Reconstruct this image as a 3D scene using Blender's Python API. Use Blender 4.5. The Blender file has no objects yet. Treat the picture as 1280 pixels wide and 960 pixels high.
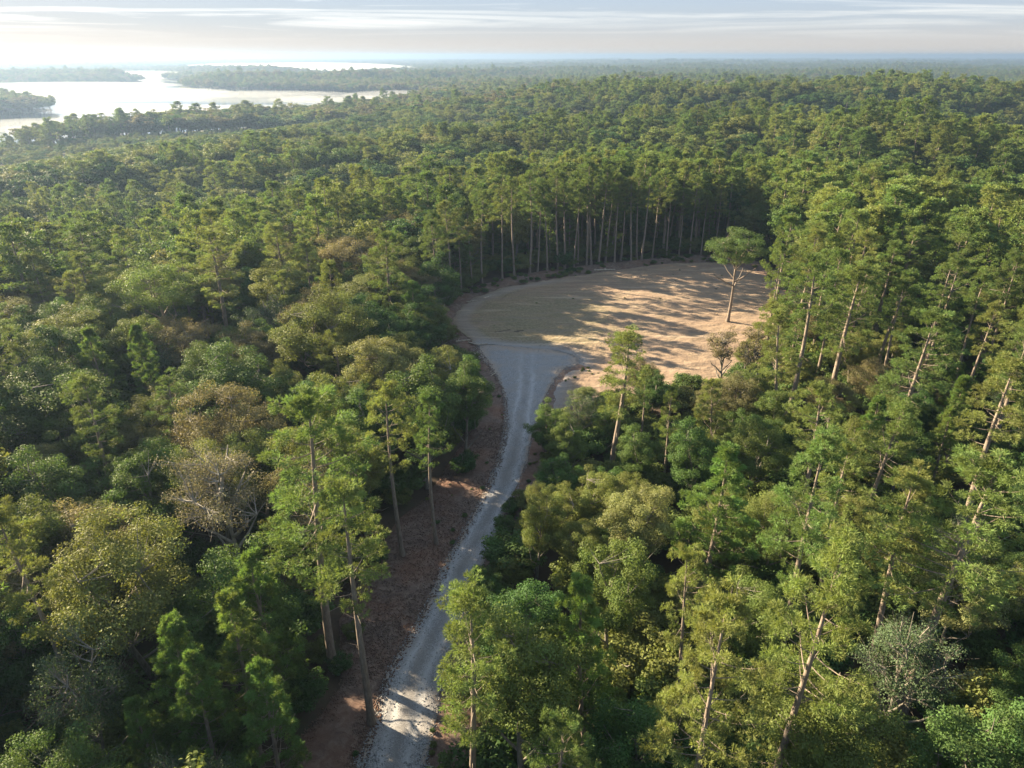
import bpy, math, random
import numpy as np
from mathutils import Vector

# ------------------------------------------------------------------ camera, world, sun, exposure
sc = bpy.context.scene
C = sc.collection
CAM_H, PITCH, FPX = 45.0, math.radians(25.0), 881.0
SUN_EL, SUN_AZ = math.radians(22.0), math.radians(-62.0)      # azimuth measured clockwise from +Y

cam_d = bpy.data.cameras.new('camera')
cam = bpy.data.objects.new('camera', cam_d); C.objects.link(cam)
cam.location = (0, 0, CAM_H)
cam.rotation_euler = (math.pi / 2 - PITCH, 0, 0)
cam_d.sensor_width = 36.0
cam_d.lens = FPX / 1280 * 36.0
cam_d.clip_start = 0.5
cam_d.clip_end = 90000
sc.camera = cam

world = bpy.data.worlds.new('World'); sc.world = world; world.use_nodes = True
wn, wl = world.node_tree.nodes, world.node_tree.links
wn.clear()
def N(nodes, kind, **kw):
    n = nodes.new(kind)
    for k, v in kw.items():
        if k in n.inputs.keys(): n.inputs[k].default_value = v
        else: setattr(n, k, v)
    return n
sky = N(wn, 'ShaderNodeTexSky', sky_type='NISHITA', sun_disc=False, sun_elevation=SUN_EL,
        sun_rotation=SUN_AZ, altitude=0.0, air_density=1.0, dust_density=0.5, ozone_density=1.2)
bg1 = N(wn, 'ShaderNodeBackground'); bg1.inputs['Strength'].default_value = 0.05
veil = N(wn, 'ShaderNodeHueSaturation'); veil.inputs['Saturation'].default_value = 0.85; veil.inputs['Value'].default_value = 0.95
wl.new(sky.outputs[0], veil.inputs['Color']); wm = N(wn, 'ShaderNodeMix'); wm.data_type = 'RGBA'; wm.blend_type = 'MULTIPLY'; wm.inputs[0].default_value = 1.0; wm.inputs[7].default_value = (1.0, 0.84, 0.66, 1)
wl.new(veil.outputs[0], wm.inputs[6]); wl.new(wm.outputs[2], bg1.inputs['Color'])
tc = N(wn, 'ShaderNodeTexCoord')
sep = N(wn, 'ShaderNodeSeparateXYZ'); wl.new(tc.outputs['Generated'], sep.inputs[0])
def wmath(op, a, b=None, clamp=False):
    m = wn.new('ShaderNodeMath'); m.operation = op; m.use_clamp = clamp
    for i, v in enumerate((a, b)):
        if v is None: continue
        if isinstance(v, (int, float)): m.inputs[i].default_value = v
        else: wl.new(v, m.inputs[i])
    return m.outputs[0]
zz = wmath('MAXIMUM', sep.outputs[2], 0.0)
zden = wmath('ADD', zz, 0.035)
cx = wmath('DIVIDE', sep.outputs[0], zden); cy = wmath('DIVIDE', sep.outputs[1], zden)
comb = N(wn, 'ShaderNodeCombineXYZ'); wl.new(cx, comb.inputs[0]); wl.new(cy, comb.inputs[1])
mp = N(wn, 'ShaderNodeMapping'); wl.new(comb.outputs[0], mp.inputs[0])
mp.inputs['Rotation'].default_value = (0, 0, math.radians(24)); mp.inputs['Scale'].default_value = (0.13, 0.26, 1)
mp.inputs['Location'].default_value = (3.4, 1.7, 0)
nz = N(wn, 'ShaderNodeTexNoise'); nz.inputs['Scale'].default_value = 1.0; nz.inputs['Detail'].default_value = 7
nz.inputs['Roughness'].default_value = 0.6; nz.inputs['Distortion'].default_value = 1.3
wl.new(mp.outputs[0], nz.inputs['Vector'])
ramp = N(wn, 'ShaderNodeMapRange'); ramp.inputs['From Min'].default_value = 0.47; ramp.inputs['From Max'].default_value = 0.68
ramp.inputs['To Min'].default_value = 0.0; ramp.inputs['To Max'].default_value = 0.9; wl.new(nz.outputs[0], ramp.inputs[0])
hor = N(wn, 'ShaderNodeMapRange'); hor.inputs['From Min'].default_value = 0.015; hor.inputs['From Max'].default_value = 0.06
wl.new(sep.outputs[2], hor.inputs[0])
cfac = wmath('MULTIPLY', ramp.outputs[0], hor.outputs[0])
# cloud light: the sky's own colour, lifted and paled (thin cirrus scatters it)
hsv = N(wn, 'ShaderNodeHueSaturation'); hsv.inputs['Saturation'].default_value = 0.3; hsv.inputs['Value'].default_value = 1.3
wl.new(sky.outputs[0], hsv.inputs['Color'])
bg2 = N(wn, 'ShaderNodeBackground'); bg2.inputs['Strength'].default_value = 0.05
wl.new(hsv.outputs[0], bg2.inputs['Color'])
# a thin, even high veil over the whole sky tames the aureole; the streaks of cirrus lie in it
bgv = N(wn, 'ShaderNodeBackground'); bgv.inputs['Strength'].default_value = 1.0
vr = N(wn, 'ShaderNodeValToRGB'); ve = vr.color_ramp.elements
ve[0].position = 0.0; ve[0].color = (0.140, 0.128, 0.117, 1); ve[1].position = 0.10; ve[1].color = (0.078, 0.114, 0.164, 1); x_ = ve.new(0.035); x_.color = (0.100, 0.117, 0.138, 1)
wl.new(zz, vr.inputs[0]); wl.new(vr.outputs[0], bgv.inputs['Color'])
mv = N(wn, 'ShaderNodeMixShader'); mv.inputs[0].default_value = 0.89; wl.new(bg1.outputs[0], mv.inputs[1]); wl.new(bgv.outputs[0], mv.inputs[2])
bgc = N(wn, 'ShaderNodeBackground'); bgc.inputs['Color'].default_value = (0.195, 0.183, 0.168, 1); bgc.inputs['Strength'].default_value = 1.0
mc = N(wn, 'ShaderNodeMixShader'); mc.inputs[0].default_value = 0.55; wl.new(bg2.outputs[0], mc.inputs[1]); wl.new(bgc.outputs[0], mc.inputs[2])
mixw = N(wn, 'ShaderNodeMixShader'); wl.new(cfac, mixw.inputs[0]); wl.new(mv.outputs[0], mixw.inputs[1]); wl.new(mc.outputs[0], mixw.inputs[2])
wo = N(wn, 'ShaderNodeOutputWorld'); wl.new(mixw.outputs[0], wo.inputs[0])

sun_d = bpy.data.lights.new('sun', 'SUN'); sun_d.energy = 5.0; sun_d.angle = math.radians(0.55); sun_d.color = (1.0, 0.81, 0.54)
sun = bpy.data.objects.new('sun', sun_d); C.objects.link(sun)
sdir = Vector((math.sin(SUN_AZ) * math.cos(SUN_EL), math.cos(SUN_AZ) * math.cos(SUN_EL), math.sin(SUN_EL)))
sun.rotation_euler = sdir.to_track_quat('Z', 'Y').to_euler()
sun.location = (-200, 110, 120)

sc.view_settings.view_transform = 'Standard'; sc.view_settings.look = 'None'
sc.view_settings.exposure = 2.4; sc.view_settings.gamma = 1.0
sc.render.engine = 'CYCLES'
cy_ = sc.cycles
cy_.max_bounces = 6; cy_.diffuse_bounces = 3; cy_.glossy_bounces = 2; cy_.transmission_bounces = 3; cy_.volume_bounces = 1
cy_.transparent_max_bounces = 4; cy_.sample_clamp_indirect = 4.0; cy_.use_denoising = True

# ------------------------------------------------------------------ picture <-> ground mapping (photo 1280 x 960)
FW = np.array([0, math.cos(PITCH), -math.sin(PITCH)]); UP = np.array([0, math.sin(PITCH), math.cos(PITCH)])
def at(u, v, z=0.0):
    d = FW + np.array([1, 0, 0]) * (u - 640) / FPX + UP * (480 - v) / FPX
    t = (z - CAM_H) / d[2]
    return float(d[0] * t), float(d[1] * t)
def proj(p):
    p = np.asarray(p, float).reshape(-1, 3); q = p - np.array([0, 0, CAM_H])
    dz = np.maximum(q @ FW, 0.01)
    return np.stack([640 + FPX * q[:, 0] / dz, 480 - FPX * (q @ UP) / dz, dz], 1)
def in_poly(px, py, poly):
    px = np.asarray(px, float); py = np.asarray(py, float)
    r = np.zeros(px.shape, bool); n = len(poly); j = n - 1
    for i in range(n):
        xi, yi = poly[i]; xj, yj = poly[j]
        c = ((yi > py) != (yj > py)) & (px < (xj - xi) * (py - yi) / ((yj - yi) if yj != yi else 1e-9) + xi)
        r ^= c; j = i
    return r
def poly_dist(px, py, poly, closed=True):
    px = np.asarray(px, float); py = np.asarray(py, float); best = np.full(px.shape, 1e9)
    n = len(poly)
    for i in range(n if closed else n - 1):
        ax, ay = poly[i]; bx, by = poly[(i + 1) % n]
        dx, dy = bx - ax, by - ay; L = dx * dx + dy * dy + 1e-12
        t = np.clip(((px - ax) * dx + (py - ay) * dy) / L, 0, 1)
        best = np.minimum(best, np.hypot(px - ax - t * dx, py - ay - t * dy))
    return best
def sst(a, b, x):
    t = np.clip((np.asarray(x, float) - a) / (b - a), 0, 1); return t * t * (3 - 2 * t)
_rt = np.random.RandomState(5).rand(256, 256)
def vnoise(x, y, s=1.0, o=0.0):
    x = np.asarray(x, float) / s + o; y = np.asarray(y, float) / s + o * 1.7
    xi = np.floor(x).astype(int); yi = np.floor(y).astype(int); fx = x - xi; fy = y - yi
    fx = fx * fx * (3 - 2 * fx); fy = fy * fy * (3 - 2 * fy)
    g = lambda a, b: _rt[a & 255, b & 255]
    return (g(xi, yi) * (1 - fx) * (1 - fy) + g(xi + 1, yi) * fx * (1 - fy) + g(xi, yi + 1) * (1 - fx) * fy + g(xi + 1, yi + 1) * fx * fy) * 2 - 1

WATER = -15.0
def gp(pts, z=0.0): return [at(u, v, z) for u, v in pts]
lake_px = [(-420, 215), (-120, 205), (0, 190), (60, 181), (120, 173), (180, 168), (240, 164), (320, 158), (400, 150), (450, 143), (500, 134), (535, 126),
           (548, 121), (520, 119.5), (480, 118.5), (440, 117.5), (425, 116.5), (380, 116), (330, 115), (300, 114.3), (260, 113.5), (235, 112), (222, 110), (228, 108), (240, 106.5), (235, 104),
           (205, 100.5), (192, 97.8), (215, 96.8), (235, 95.5), (230, 94.3), (200, 94), (190, 92), (178, 91), (165, 93.5), (160, 96), (165, 99.5), (182, 102.6), (178, 104), (155, 105.5),
           (80, 107.5), (0, 109), (-120, 111), (-420, 116)]
lake = gp(lake_px, WATER)
lake2 = gp([(285, 86.2), (300, 89), (330, 91.5), (380, 94.5), (425, 95), (470, 92.5), (520, 90), (500, 86), (440, 84), (360, 83.5)], WATER)
isle = gp([(-60, 149), (0, 145.5), (40, 142.5), (58, 140), (69, 137.8), (58, 136), (30, 134.5), (0, 133.5), (-60, 133)], WATER)
lakes_x = lambda x, y: (in_poly(x, y, lake) | in_poly(x, y, lake2)) & ~in_poly(x, y, isle)
HEAD_A = gp([(250, 109.3), (330, 109.5), (420, 109), (520, 106), (640, 101)], WATER); HEAD_B = gp([(-250, 103.5), (0, 103.5), (135, 102.2)], WATER); HEAD_C = gp([(225, 94.2), (290, 93.5), (345, 96.8)], WATER)
def height(x, y):
    x = np.asarray(x, float); y = np.asarray(y, float)
    near = poly_dist(x, y, [(-5, -60), (-5, 40), (18, 135), (45, 140)], closed=False)
    r = np.hypot(x, y)
    w = sst(52, 125, near)
    left = sst(0.30, -0.25, x / np.maximum(np.abs(y), 60))           # the land falls to the lake on the left
    rw = r + 45 * vnoise(x, y, 170, 2.7) + 14 * vnoise(x, y, 60, 5.7)      # wandering ridge lines
    right = 1 - left
    G = lambda c_, s_: np.exp(-((rw - c_) / s_) ** 2)
    g = -12.5 * left * sst(118, 215, r) * w - 2.5 * left * G(225, 32) * w + 8.5 * left * G(330, 50) * w - 3 * left * G(420, 40)
    side = sst(0.22, 0.5, x / np.maximum(y, 60))
    g = g + w * right * (-18 * side * G(245, 34) + 5 * side * G(325, 38) - 14 * (1 - side) * G(290, 38) + 6 * (1 - side) * G(370, 42) - 22 * G(475, 55) + 9 * G(640, 85) - 10 * G(860, 90))
    g = g + w * (8.0 * (vnoise(x, y, 120, 3.3) - .1) + 3.0 * vnoise(x, y, 50, 9.2)) * (0.25 + 0.75 * sst(180, 300, r)) * (1 - .4 * left)
    far = sst(700, 1500, r)
    g = g + far * (11 * vnoise(x, y, 620, 1.9) + 6 * vnoise(x, y, 260, 4.4)) - far * 9
    for ln_, hgt, wd in ((HEAD_A, 15, 110), (HEAD_B, 15, 160), (HEAD_C, 14, 130)):
        m_ = np.exp(-(poly_dist(x, y, ln_, closed=False) / wd) ** 2); g = g * (1 - m_) + (WATER + hgt) * m_
    g = np.where(left > .3, np.maximum(g, WATER + 2.2), np.maximum(g, WATER - 5.0))
    d = np.minimum(np.minimum(poly_dist(x, y, lake), poly_dist(x, y, lake2)), poly_dist(x, y, isle))
    inside = lakes_x(x, y)
    k = sst(0, 75, d)
    g = np.where(inside, WATER - 0.3 - 4 * sst(0, 40, d), WATER + 0.4 * sst(0, 3, d) + (g - WATER - 0.4) * k)
    return g

# ------------------------------------------------------------------ mesh helpers
def mesh_from(name, verts, faces, mats, uvattr=None, smooth=False, mat_idx=None):
    """faces: list of (n x k) int arrays (k = 3 or 4)"""
    verts = np.asarray(verts, np.float32).reshape(-1, 3)
    me = bpy.data.meshes.new(name)
    me.vertices.add(len(verts)); me.vertices.foreach_set('co', verts.ravel())
    fl = [np.asarray(f, np.int32) for f in faces if len(f)]
    nl = sum(f.size for f in fl); nf = sum(len(f) for f in fl)
    me.loops.add(nl); me.polygons.add(nf)
    me.loops.foreach_set('vertex_index', np.concatenate([f.ravel() for f in fl]))
    tot = np.concatenate([np.full(len(f), f.shape[1], np.int32) for f in fl])
    st = np.concatenate([[0], np.cumsum(tot)[:-1]]).astype(np.int32)
    me.polygons.foreach_set('loop_start', st)
    try: me.polygons.foreach_set('loop_total', tot)
    except Exception: pass
    if smooth: me.polygons.foreach_set('use_smooth', np.ones(nf, bool))
    for m in (mats if isinstance(mats, (list, tuple)) else [mats]): me.materials.append(m)
    if uvattr is not None:
        for k, a in uvattr.items():
            at_ = me.attributes.new(k, 'FLOAT', 'POINT'); at_.data.foreach_set('value', np.asarray(a, np.float32))
    me.update(calc_edges=True)
    return me
def link(name, me, parent=None, loc=None):
    o = bpy.data.objects.new(name, me); C.objects.link(o)
    if parent: o.parent = parent
    if loc is not None: o.location = loc
    return o
def tubes(segs, sides=6):
    """segs: list of (pts (n,3), radii (n,)) -> verts, quads"""
    V, F, off = [], [], 0
    ang = np.arange(sides) * 2 * math.pi / sides
    for pts, rad in segs:
        pts = np.asarray(pts, float); n = len(pts)
        t = np.gradient(pts, axis=0); t /= np.linalg.norm(t, axis=1)[:, None] + 1e-9
        ref = np.where(np.abs(t[:, 2:3]) > 0.9, np.array([[1., 0, 0]]), np.array([[0., 0, 1]]))
        a = np.cross(t, ref); a /= np.linalg.norm(a, axis=1)[:, None] + 1e-9; b = np.cross(t, a)
        r = np.asarray(rad, float)[:, None, None]
        ring = pts[:, None, :] + r * (np.cos(ang)[None, :, None] * a[:, None, :] + np.sin(ang)[None, :, None] * b[:, None, :])
        V.append(ring.reshape(-1, 3))
        i = np.arange(n - 1)[:, None] * sides; j = np.arange(sides)[None, :]; j2 = (j + 1) % sides
        q = np.stack([i + j, i + j2, i + sides + j2, i + sides + j], -1).reshape(-1, 4) + off
        F.append(q); off += n * sides
    return np.concatenate(V), np.concatenate(F)

# ------------------------------------------------------------------ materials
def newmat(name):
    m = bpy.data.materials.new(name); m.use_nodes = True
    nt = m.node_tree; nt.nodes.clear()
    out = nt.nodes.new('ShaderNodeOutputMaterial')
    return m, nt.nodes, nt.links, out
def noise(nd, lk, scale, detail=4, vec=None, rough=0.55, dist=0.0):
    n = nd.new('ShaderNodeTexNoise'); n.inputs['Scale'].default_value = scale; n.inputs['Detail'].default_value = detail
    n.inputs['Roughness'].default_value = rough; n.inputs['Distortion'].default_value = dist
    if vec is not None: lk.new(vec, n.inputs['Vector'])
    return n.outputs['Fac']
def ramp_(nd, lk, fac, stops):
    r = nd.new('ShaderNodeValToRGB'); e = r.color_ramp.elements
    while len(e) > 1: e.remove(e[-1])
    e[0].position = stops[0][0]; e[0].color = (*stops[0][1], 1)
    for p, c in stops[1:]:
        x = e.new(p); x.color = (*c, 1)
    lk.new(fac, r.inputs[0]); return r.outputs[0]
def mixc(nd, lk, fac, a, b, mode='MIX'):
    m = nd.new('ShaderNodeMix'); m.data_type = 'RGBA'; m.blend_type = mode
    for sock, v in ((m.inputs[0], fac), (m.inputs[6], a), (m.inputs[7], b)):
        if isinstance(v, (int, float)): sock.default_value = v
        elif isinstance(v, tuple): sock.default_value = (*v, 1)
        else: lk.new(v, sock)
    return m.outputs[2]
def mrange(nd, lk, v, a, b, c=0.0, d=1.0):
    m = nd.new('ShaderNodeMapRange'); lk.new(v, m.inputs[0])
    for i, x in enumerate((a, b, c, d)): m.inputs[i + 1].default_value = x
    return m.outputs[0]

def leaf_mat(name, cols, trans=0.30, rough=0.55):
    """cols: three greens; picked per tree (object random) and per clump (tint attribute)"""
    m, nd, lk, out = newmat(name)
    oi = nd.new('ShaderNodeObjectInfo'); at_ = nd.new('ShaderNodeAttribute'); at_.attribute_name = 'tint'
    a = ramp_(nd, lk, oi.outputs['Random'], [(0.0, cols[0]), (0.5, cols[1]), (1.0, cols[2])])
    hs = nd.new('ShaderNodeHueSaturation'); lk.new(a, hs.inputs['Color'])
    lk.new(mrange(nd, lk, at_.outputs['Fac'], 0, 1, 0.482, 0.512), hs.inputs['Hue'])
    pn = noise(nd, lk, 0.022, 2, nd.new('ShaderNodeNewGeometry').outputs['Position'], 0.5)
    vm = nd.new('ShaderNodeMath'); vm.operation = 'MULTIPLY'; lk.new(mrange(nd, lk, at_.outputs['Fac'], 0, 1, 0.74, 1.32), vm.inputs[0]); lk.new(mrange(nd, lk, pn, .35, .65, .80, 1.22), vm.inputs[1])
    lk.new(vm.outputs[0], hs.inputs['Value'])
    p = nd.new('ShaderNodeBsdfPrincipled'); lk.new(hs.outputs[0], p.inputs['Base Color'])
    p.inputs['Roughness'].default_value = rough; p.inputs['Specular IOR Level'].default_value = 0.1
    t = nd.new('ShaderNodeBsdfTranslucent')
    tcx = mixc(nd, lk, 1.0, hs.outputs[0], (1.5, 1.5, 0.75), 'MULTIPLY'); lk.new(tcx, t.inputs['Color'])
    mx = nd.new('ShaderNodeMixShader'); mx.inputs[0].default_value = trans
    lk.new(p.outputs[0], mx.inputs[1]); lk.new(t.outputs[0], mx.inputs[2]); lk.new(mx.outputs[0], out.inputs[0])
    return m
M_pine = leaf_mat('pine_needles', [(0.086, 0.138, 0.046), (0.116, 0.158, 0.050), (0.148, 0.170, 0.056)])
M_young = leaf_mat('young_pine_needles', [(0.090, 0.152, 0.044), (0.105, 0.165, 0.046), (0.130, 0.175, 0.050)])
M_broad = leaf_mat('broadleaf_foliage', [(0.070, 0.115, 0.034), (0.120, 0.145, 0.044), (0.140, 0.155, 0.052)])
M_sage = leaf_mat('sage_foliage', [(0.120, 0.150, 0.062), (0.150, 0.168, 0.070), (0.170, 0.165, 0.078)])
M_dark = leaf_mat('dark_broadleaf_foliage', [(0.048, 0.098, 0.034), (0.062, 0.115, 0.036), (0.080, 0.125, 0.040)])
M_brown = leaf_mat('browning_foliage', [(0.135, 0.122, 0.066), (0.150, 0.132, 0.072), (0.125, 0.128, 0.064)])
M_grey = leaf_mat('grey_green_foliage', [(0.135, 0.130, 0.088), (0.160, 0.148, 0.100), (0.150, 0.150, 0.098)], trans=0.25)
M_teal = leaf_mat('blue_green_foliage', [(0.060, 0.092, 0.050), (0.066, 0.098, 0.052), (0.075, 0.100, 0.050)], trans=0.25)
def bark_mat(name, a, b):
    m, nd, lk, out = newmat(name)
    tcn = nd.new('ShaderNodeTexCoord'); mpn = nd.new('ShaderNodeMapping'); mpn.inputs['Scale'].default_value = (5, 5, 1.1)
    lk.new(tcn.outputs['Object'], mpn.inputs[0])
    f = noise(nd, lk, 1.6, 6, mpn.outputs[0], 0.65)
    c = ramp_(nd, lk, f, [(0.32, a), (0.66, b)])
    p = nd.new('ShaderNodeBsdfPrincipled'); lk.new(c, p.inputs['Base Color']); p.inputs['Roughness'].default_value = 0.9
    bp = nd.new('ShaderNodeBump'); bp.inputs['Strength'].default_value = 0.6; bp.inputs['Distance'].default_value = 0.05
    lk.new(f, bp.inputs['Height']); lk.new(bp.outputs[0], p.inputs['Normal']); lk.new(p.outputs[0], out.inputs[0]); return m
M_pbark = bark_mat('pine_bark', (0.12, 0.092, 0.074), (0.25, 0.205, 0.168))
M_bbark = bark_mat('grey_bark', (0.09, 0.08, 0.065), (0.22, 0.20, 0.17))
M_pale = bark_mat('pale_bark', (0.17, 0.155, 0.135), (0.32, 0.295, 0.255))

# forest floor
M_ground, nd, lk, out = newmat('forest_floor')
geo = nd.new('ShaderNodeNewGeometry'); pos = geo.outputs['Position']
f1 = noise(nd, lk, 0.35, 8, pos, 0.65); f2 = noise(nd, lk, 4.0, 5, pos, 0.7); f3 = noise(nd, lk, 0.012, 5, pos, 0.6)
c = ramp_(nd, lk, f1, [(0.3, (0.030, 0.022, 0.014)), (0.5, (0.060, 0.040, 0.024)), (0.7, (0.045, 0.052, 0.022))])
c = mixc(nd, lk, mrange(nd, lk, f2, 0.4, 0.75, 0, 0.5), c, (0.085, 0.055, 0.032))
ln = nd.new('ShaderNodeVectorMath'); ln.operation = 'LENGTH'; lk.new(pos, ln.inputs[0])
wood = ramp_(nd, lk, f3, [(0.3, (0.030, 0.048, 0.020)), (0.7, (0.052, 0.068, 0.028))])
c = mixc(nd, lk, mrange(nd, lk, ln.outputs['Value'], 300, 900), c, wood)
p = nd.new('ShaderNodeBsdfPrincipled'); lk.new(c, p.inputs['Base Color']); p.inputs['Roughness'].default_value = 0.95
bp = nd.new('ShaderNodeBump'); bp.inputs['Strength'].default_value = 0.7; bp.inputs['Distance'].default_value = 0.12
lk.new(f1, bp.inputs['Height']); lk.new(bp.outputs[0], p.inputs['Normal']); lk.new(p.outputs[0], out.inputs[0])

# cleared pad: sandy clay, straw, thin grass, graded streaks
M_clear, nd, lk, out = newmat('graded_clay_and_straw')
geo = nd.new('ShaderNodeNewGeometry'); pos = geo.outputs['Position']
mpn = nd.new('ShaderNodeMapping'); mpn.inputs['Rotation'].default_value = (0, 0, math.radians(24)); mpn.inputs['Scale'].default_value = (0.28, 1.15, 1)
lk.new(pos, mpn.inputs[0])
fa = noise(nd, lk, 0.5, 7, mpn.outputs[0], 0.62, 0.7); fb = noise(nd, lk, 0.055, 4, pos, 0.55, 0.6); fc = noise(nd, lk, 2.6, 6, pos, 0.7); fd = noise(nd, lk, 0.16, 5, pos, 0.6, 1.2)
c = ramp_(nd, lk, fa, [(0.28, (0.200, 0.138, 0.098)), (0.5, (0.295, 0.208, 0.138)), (0.72, (0.365, 0.270, 0.180))])
grs = nd.new('ShaderNodeAttribute'); grs.attribute_name = 'grassy'
gsum = nd.new('ShaderNodeMath'); gsum.operation = 'MULTIPLY_ADD'; lk.new(fd, gsum.inputs[0]); gsum.inputs[1].default_value = 1.5; lk.new(grs.outputs['Fac'], gsum.inputs[2])
gm = mrange(nd, lk, gsum.outputs[0], 0.75, 1.20, 0, 0.95)
gcol = ramp_(nd, lk, fc, [(0.3, (0.085, 0.100, 0.040)), (0.52, (0.210, 0.172, 0.090)), (0.75, (0.320, 0.255, 0.145))])
c = mixc(nd, lk, gm, c, gcol)
red = mrange(nd, lk, fb, 0.5, 0.75, 0, 0.5)
c = mixc(nd, lk, red, c, (0.36, 0.215, 0.135))
c = mixc(nd, lk, mrange(nd, lk, fc, 0.35, 0.7, 0.45, 0.0), c, (0.13, 0.095, 0.07))
rim = nd.new('ShaderNodeAttribute'); rim.attribute_name = 'rim'
c = mixc(nd, lk, mrange(nd, lk, rim.outputs['Fac'], 0.1, 0.8, 0, 0.6), c, (0.270, 0.228, 0.200))
grt = nd.new('ShaderNodeAttribute'); grt.attribute_name = 'grit'
gs_ = nd.new('ShaderNodeMath'); gs_.operation = 'ADD'; lk.new(grt.outputs['Fac'], gs_.inputs[0]); lk.new(fc, gs_.inputs[1])
c = mixc(nd, lk, mrange(nd, lk, gs_.outputs[0], 0.75, 1.25, 0, 0.85), c, (0.255, 0.245, 0.245))
mpt = nd.new('ShaderNodeMapping'); mpt.inputs['Rotation'].default_value = (0, 0, math.radians(16)); mpt.inputs['Scale'].default_value = (0.05, 0.9, 1); lk.new(pos, mpt.inputs[0])
ft = noise(nd, lk, 1.0, 3, mpt.outputs[0], 0.5, 0.4)
c = mixc(nd, lk, mrange(nd, lk, ft, 0.54, 0.66, 0, 0.55), c, (0.20, 0.150, 0.115))
c = mixc(nd, lk, mrange(nd, lk, ft, 0.42, 0.32, 0, 0.45), c, (0.43, 0.34, 0.25))
p = nd.new('ShaderNodeBsdfPrincipled'); lk.new(c, p.inputs['Base Color']); p.inputs['Roughness'].default_value = 0.95
bp = nd.new('ShaderNodeBump'); bp.inputs['Strength'].default_value = 1.0; bp.inputs['Distance'].default_value = 0.2
ad = nd.new('ShaderNodeMath'); ad.operation = 'ADD'; lk.new(fa, ad.inputs[0]); lk.new(fc, ad.inputs[1])
lk.new(ad.outputs[0], bp.inputs['Height']); lk.new(bp.outputs[0], p.inputs['Normal']); lk.new(p.outputs[0], out.inputs[0])

# red-brown clay and bark litter of the verges
M_verge, nd, lk, out = newmat('red_clay_and_litter')
geo = nd.new('ShaderNodeNewGeometry'); pos = geo.outputs['Position']
fa = noise(nd, lk, 1.3, 8, pos, 0.7, 0.8); fb = noise(nd, lk, 0.18, 4, pos, 0.6); fc = noise(nd, lk, 7.0, 4, pos, 0.7)
c = ramp_(nd, lk, fa, [(0.3, (0.065, 0.040, 0.032)), (0.5, (0.125, 0.083, 0.066)), (0.7, (0.220, 0.160, 0.125))])
c = mixc(nd, lk, mrange(nd, lk, fb, 0.45, 0.7, 0, 0.6), c, (0.17, 0.075, 0.042))
c = mixc(nd, lk, mrange(nd, lk, fc, 0.58, 0.78, 0, 0.6), c, (0.34, 0.27, 0.20))
p = nd.new('ShaderNodeBsdfPrincipled'); lk.new(c, p.inputs['Base Color']); p.inputs['Roughness'].default_value = 0.95
bp = nd.new('ShaderNodeBump'); bp.inputs['Strength'].default_value = 0.9; bp.inputs['Distance'].default_value = 0.15
lk.new(fa, bp.inputs['Height']); lk.new(bp.outputs[0], p.inputs['Normal']); lk.new(p.outputs[0], out.inputs[0])

# crushed-stone road: 'across' attribute runs 0..1 from left to right edge
M_road, nd, lk, out = newmat('crushed_grey_stone')
geo = nd.new('ShaderNodeNewGeometry'); pos = geo.outputs['Position']
acr = nd.new('ShaderNodeAttribute'); acr.attribute_name = 'across'
fa = noise(nd, lk, 9.0, 5, pos, 0.8); fb = noise(nd, lk, 0.45, 5, pos, 0.6, 0.5)
vo = nd.new('ShaderNodeTexVoronoi'); vo.inputs['Scale'].default_value = 17.0; lk.new(pos, vo.inputs['Vector'])
vcol = nd.new('ShaderNodeSeparateColor'); lk.new(vo.outputs['Color'], vcol.inputs[0])
c = ramp_(nd, lk, vcol.outputs[0], [(0.0, (0.13, 0.132, 0.140)), (0.55, (0.215, 0.215, 0.224)), (1.0, (0.36, 0.36, 0.368))])
c = mixc(nd, lk, mrange(nd, lk, fb, 0.40, 0.66, 0.0, 0.6), c, (0.25, 0.225, 0.205))
trk = nd.new('ShaderNodeAttribute'); trk.attribute_name = 'track'
c = mixc(nd, lk, mrange(nd, lk, trk.outputs['Fac'], 0, 1, 0.0, 0.85), c, (0.385, 0.385, 0.395))
hmp = nd.new('ShaderNodeAttribute'); hmp.attribute_name = 'hump'
c = mixc(nd, lk, mrange(nd, lk, hmp.outputs['Fac'], 0.1, 1, 0.0, 0.7), c, (0.165, 0.155, 0.150))
edg = nd.new('ShaderNodeAttribute'); edg.attribute_name = 'edge'
es = nd.new('ShaderNodeMath'); es.operation = 'ADD'; lk.new(edg.outputs['Fac'], es.inputs[0]); lk.new(fb, es.inputs[1])
c = mixc(nd, lk, mrange(nd, lk, es.outputs[0], 0.75, 1.25, 0, 0.95), c, (0.30, 0.240, 0.195))
p = nd.new('ShaderNodeBsdfPrincipled'); lk.new(c, p.inputs['Base Color']); p.inputs['Roughness'].default_value = 0.9
bp = nd.new('ShaderNodeBump'); bp.inputs['Strength'].default_value = 0.8; bp.inputs['Distance'].default_value = 0.05
lk.new(fa, bp.inputs['Height']); lk.new(bp.outputs[0], p.inputs['Normal']); lk.new(p.outputs[0], out.inputs[0])

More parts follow.
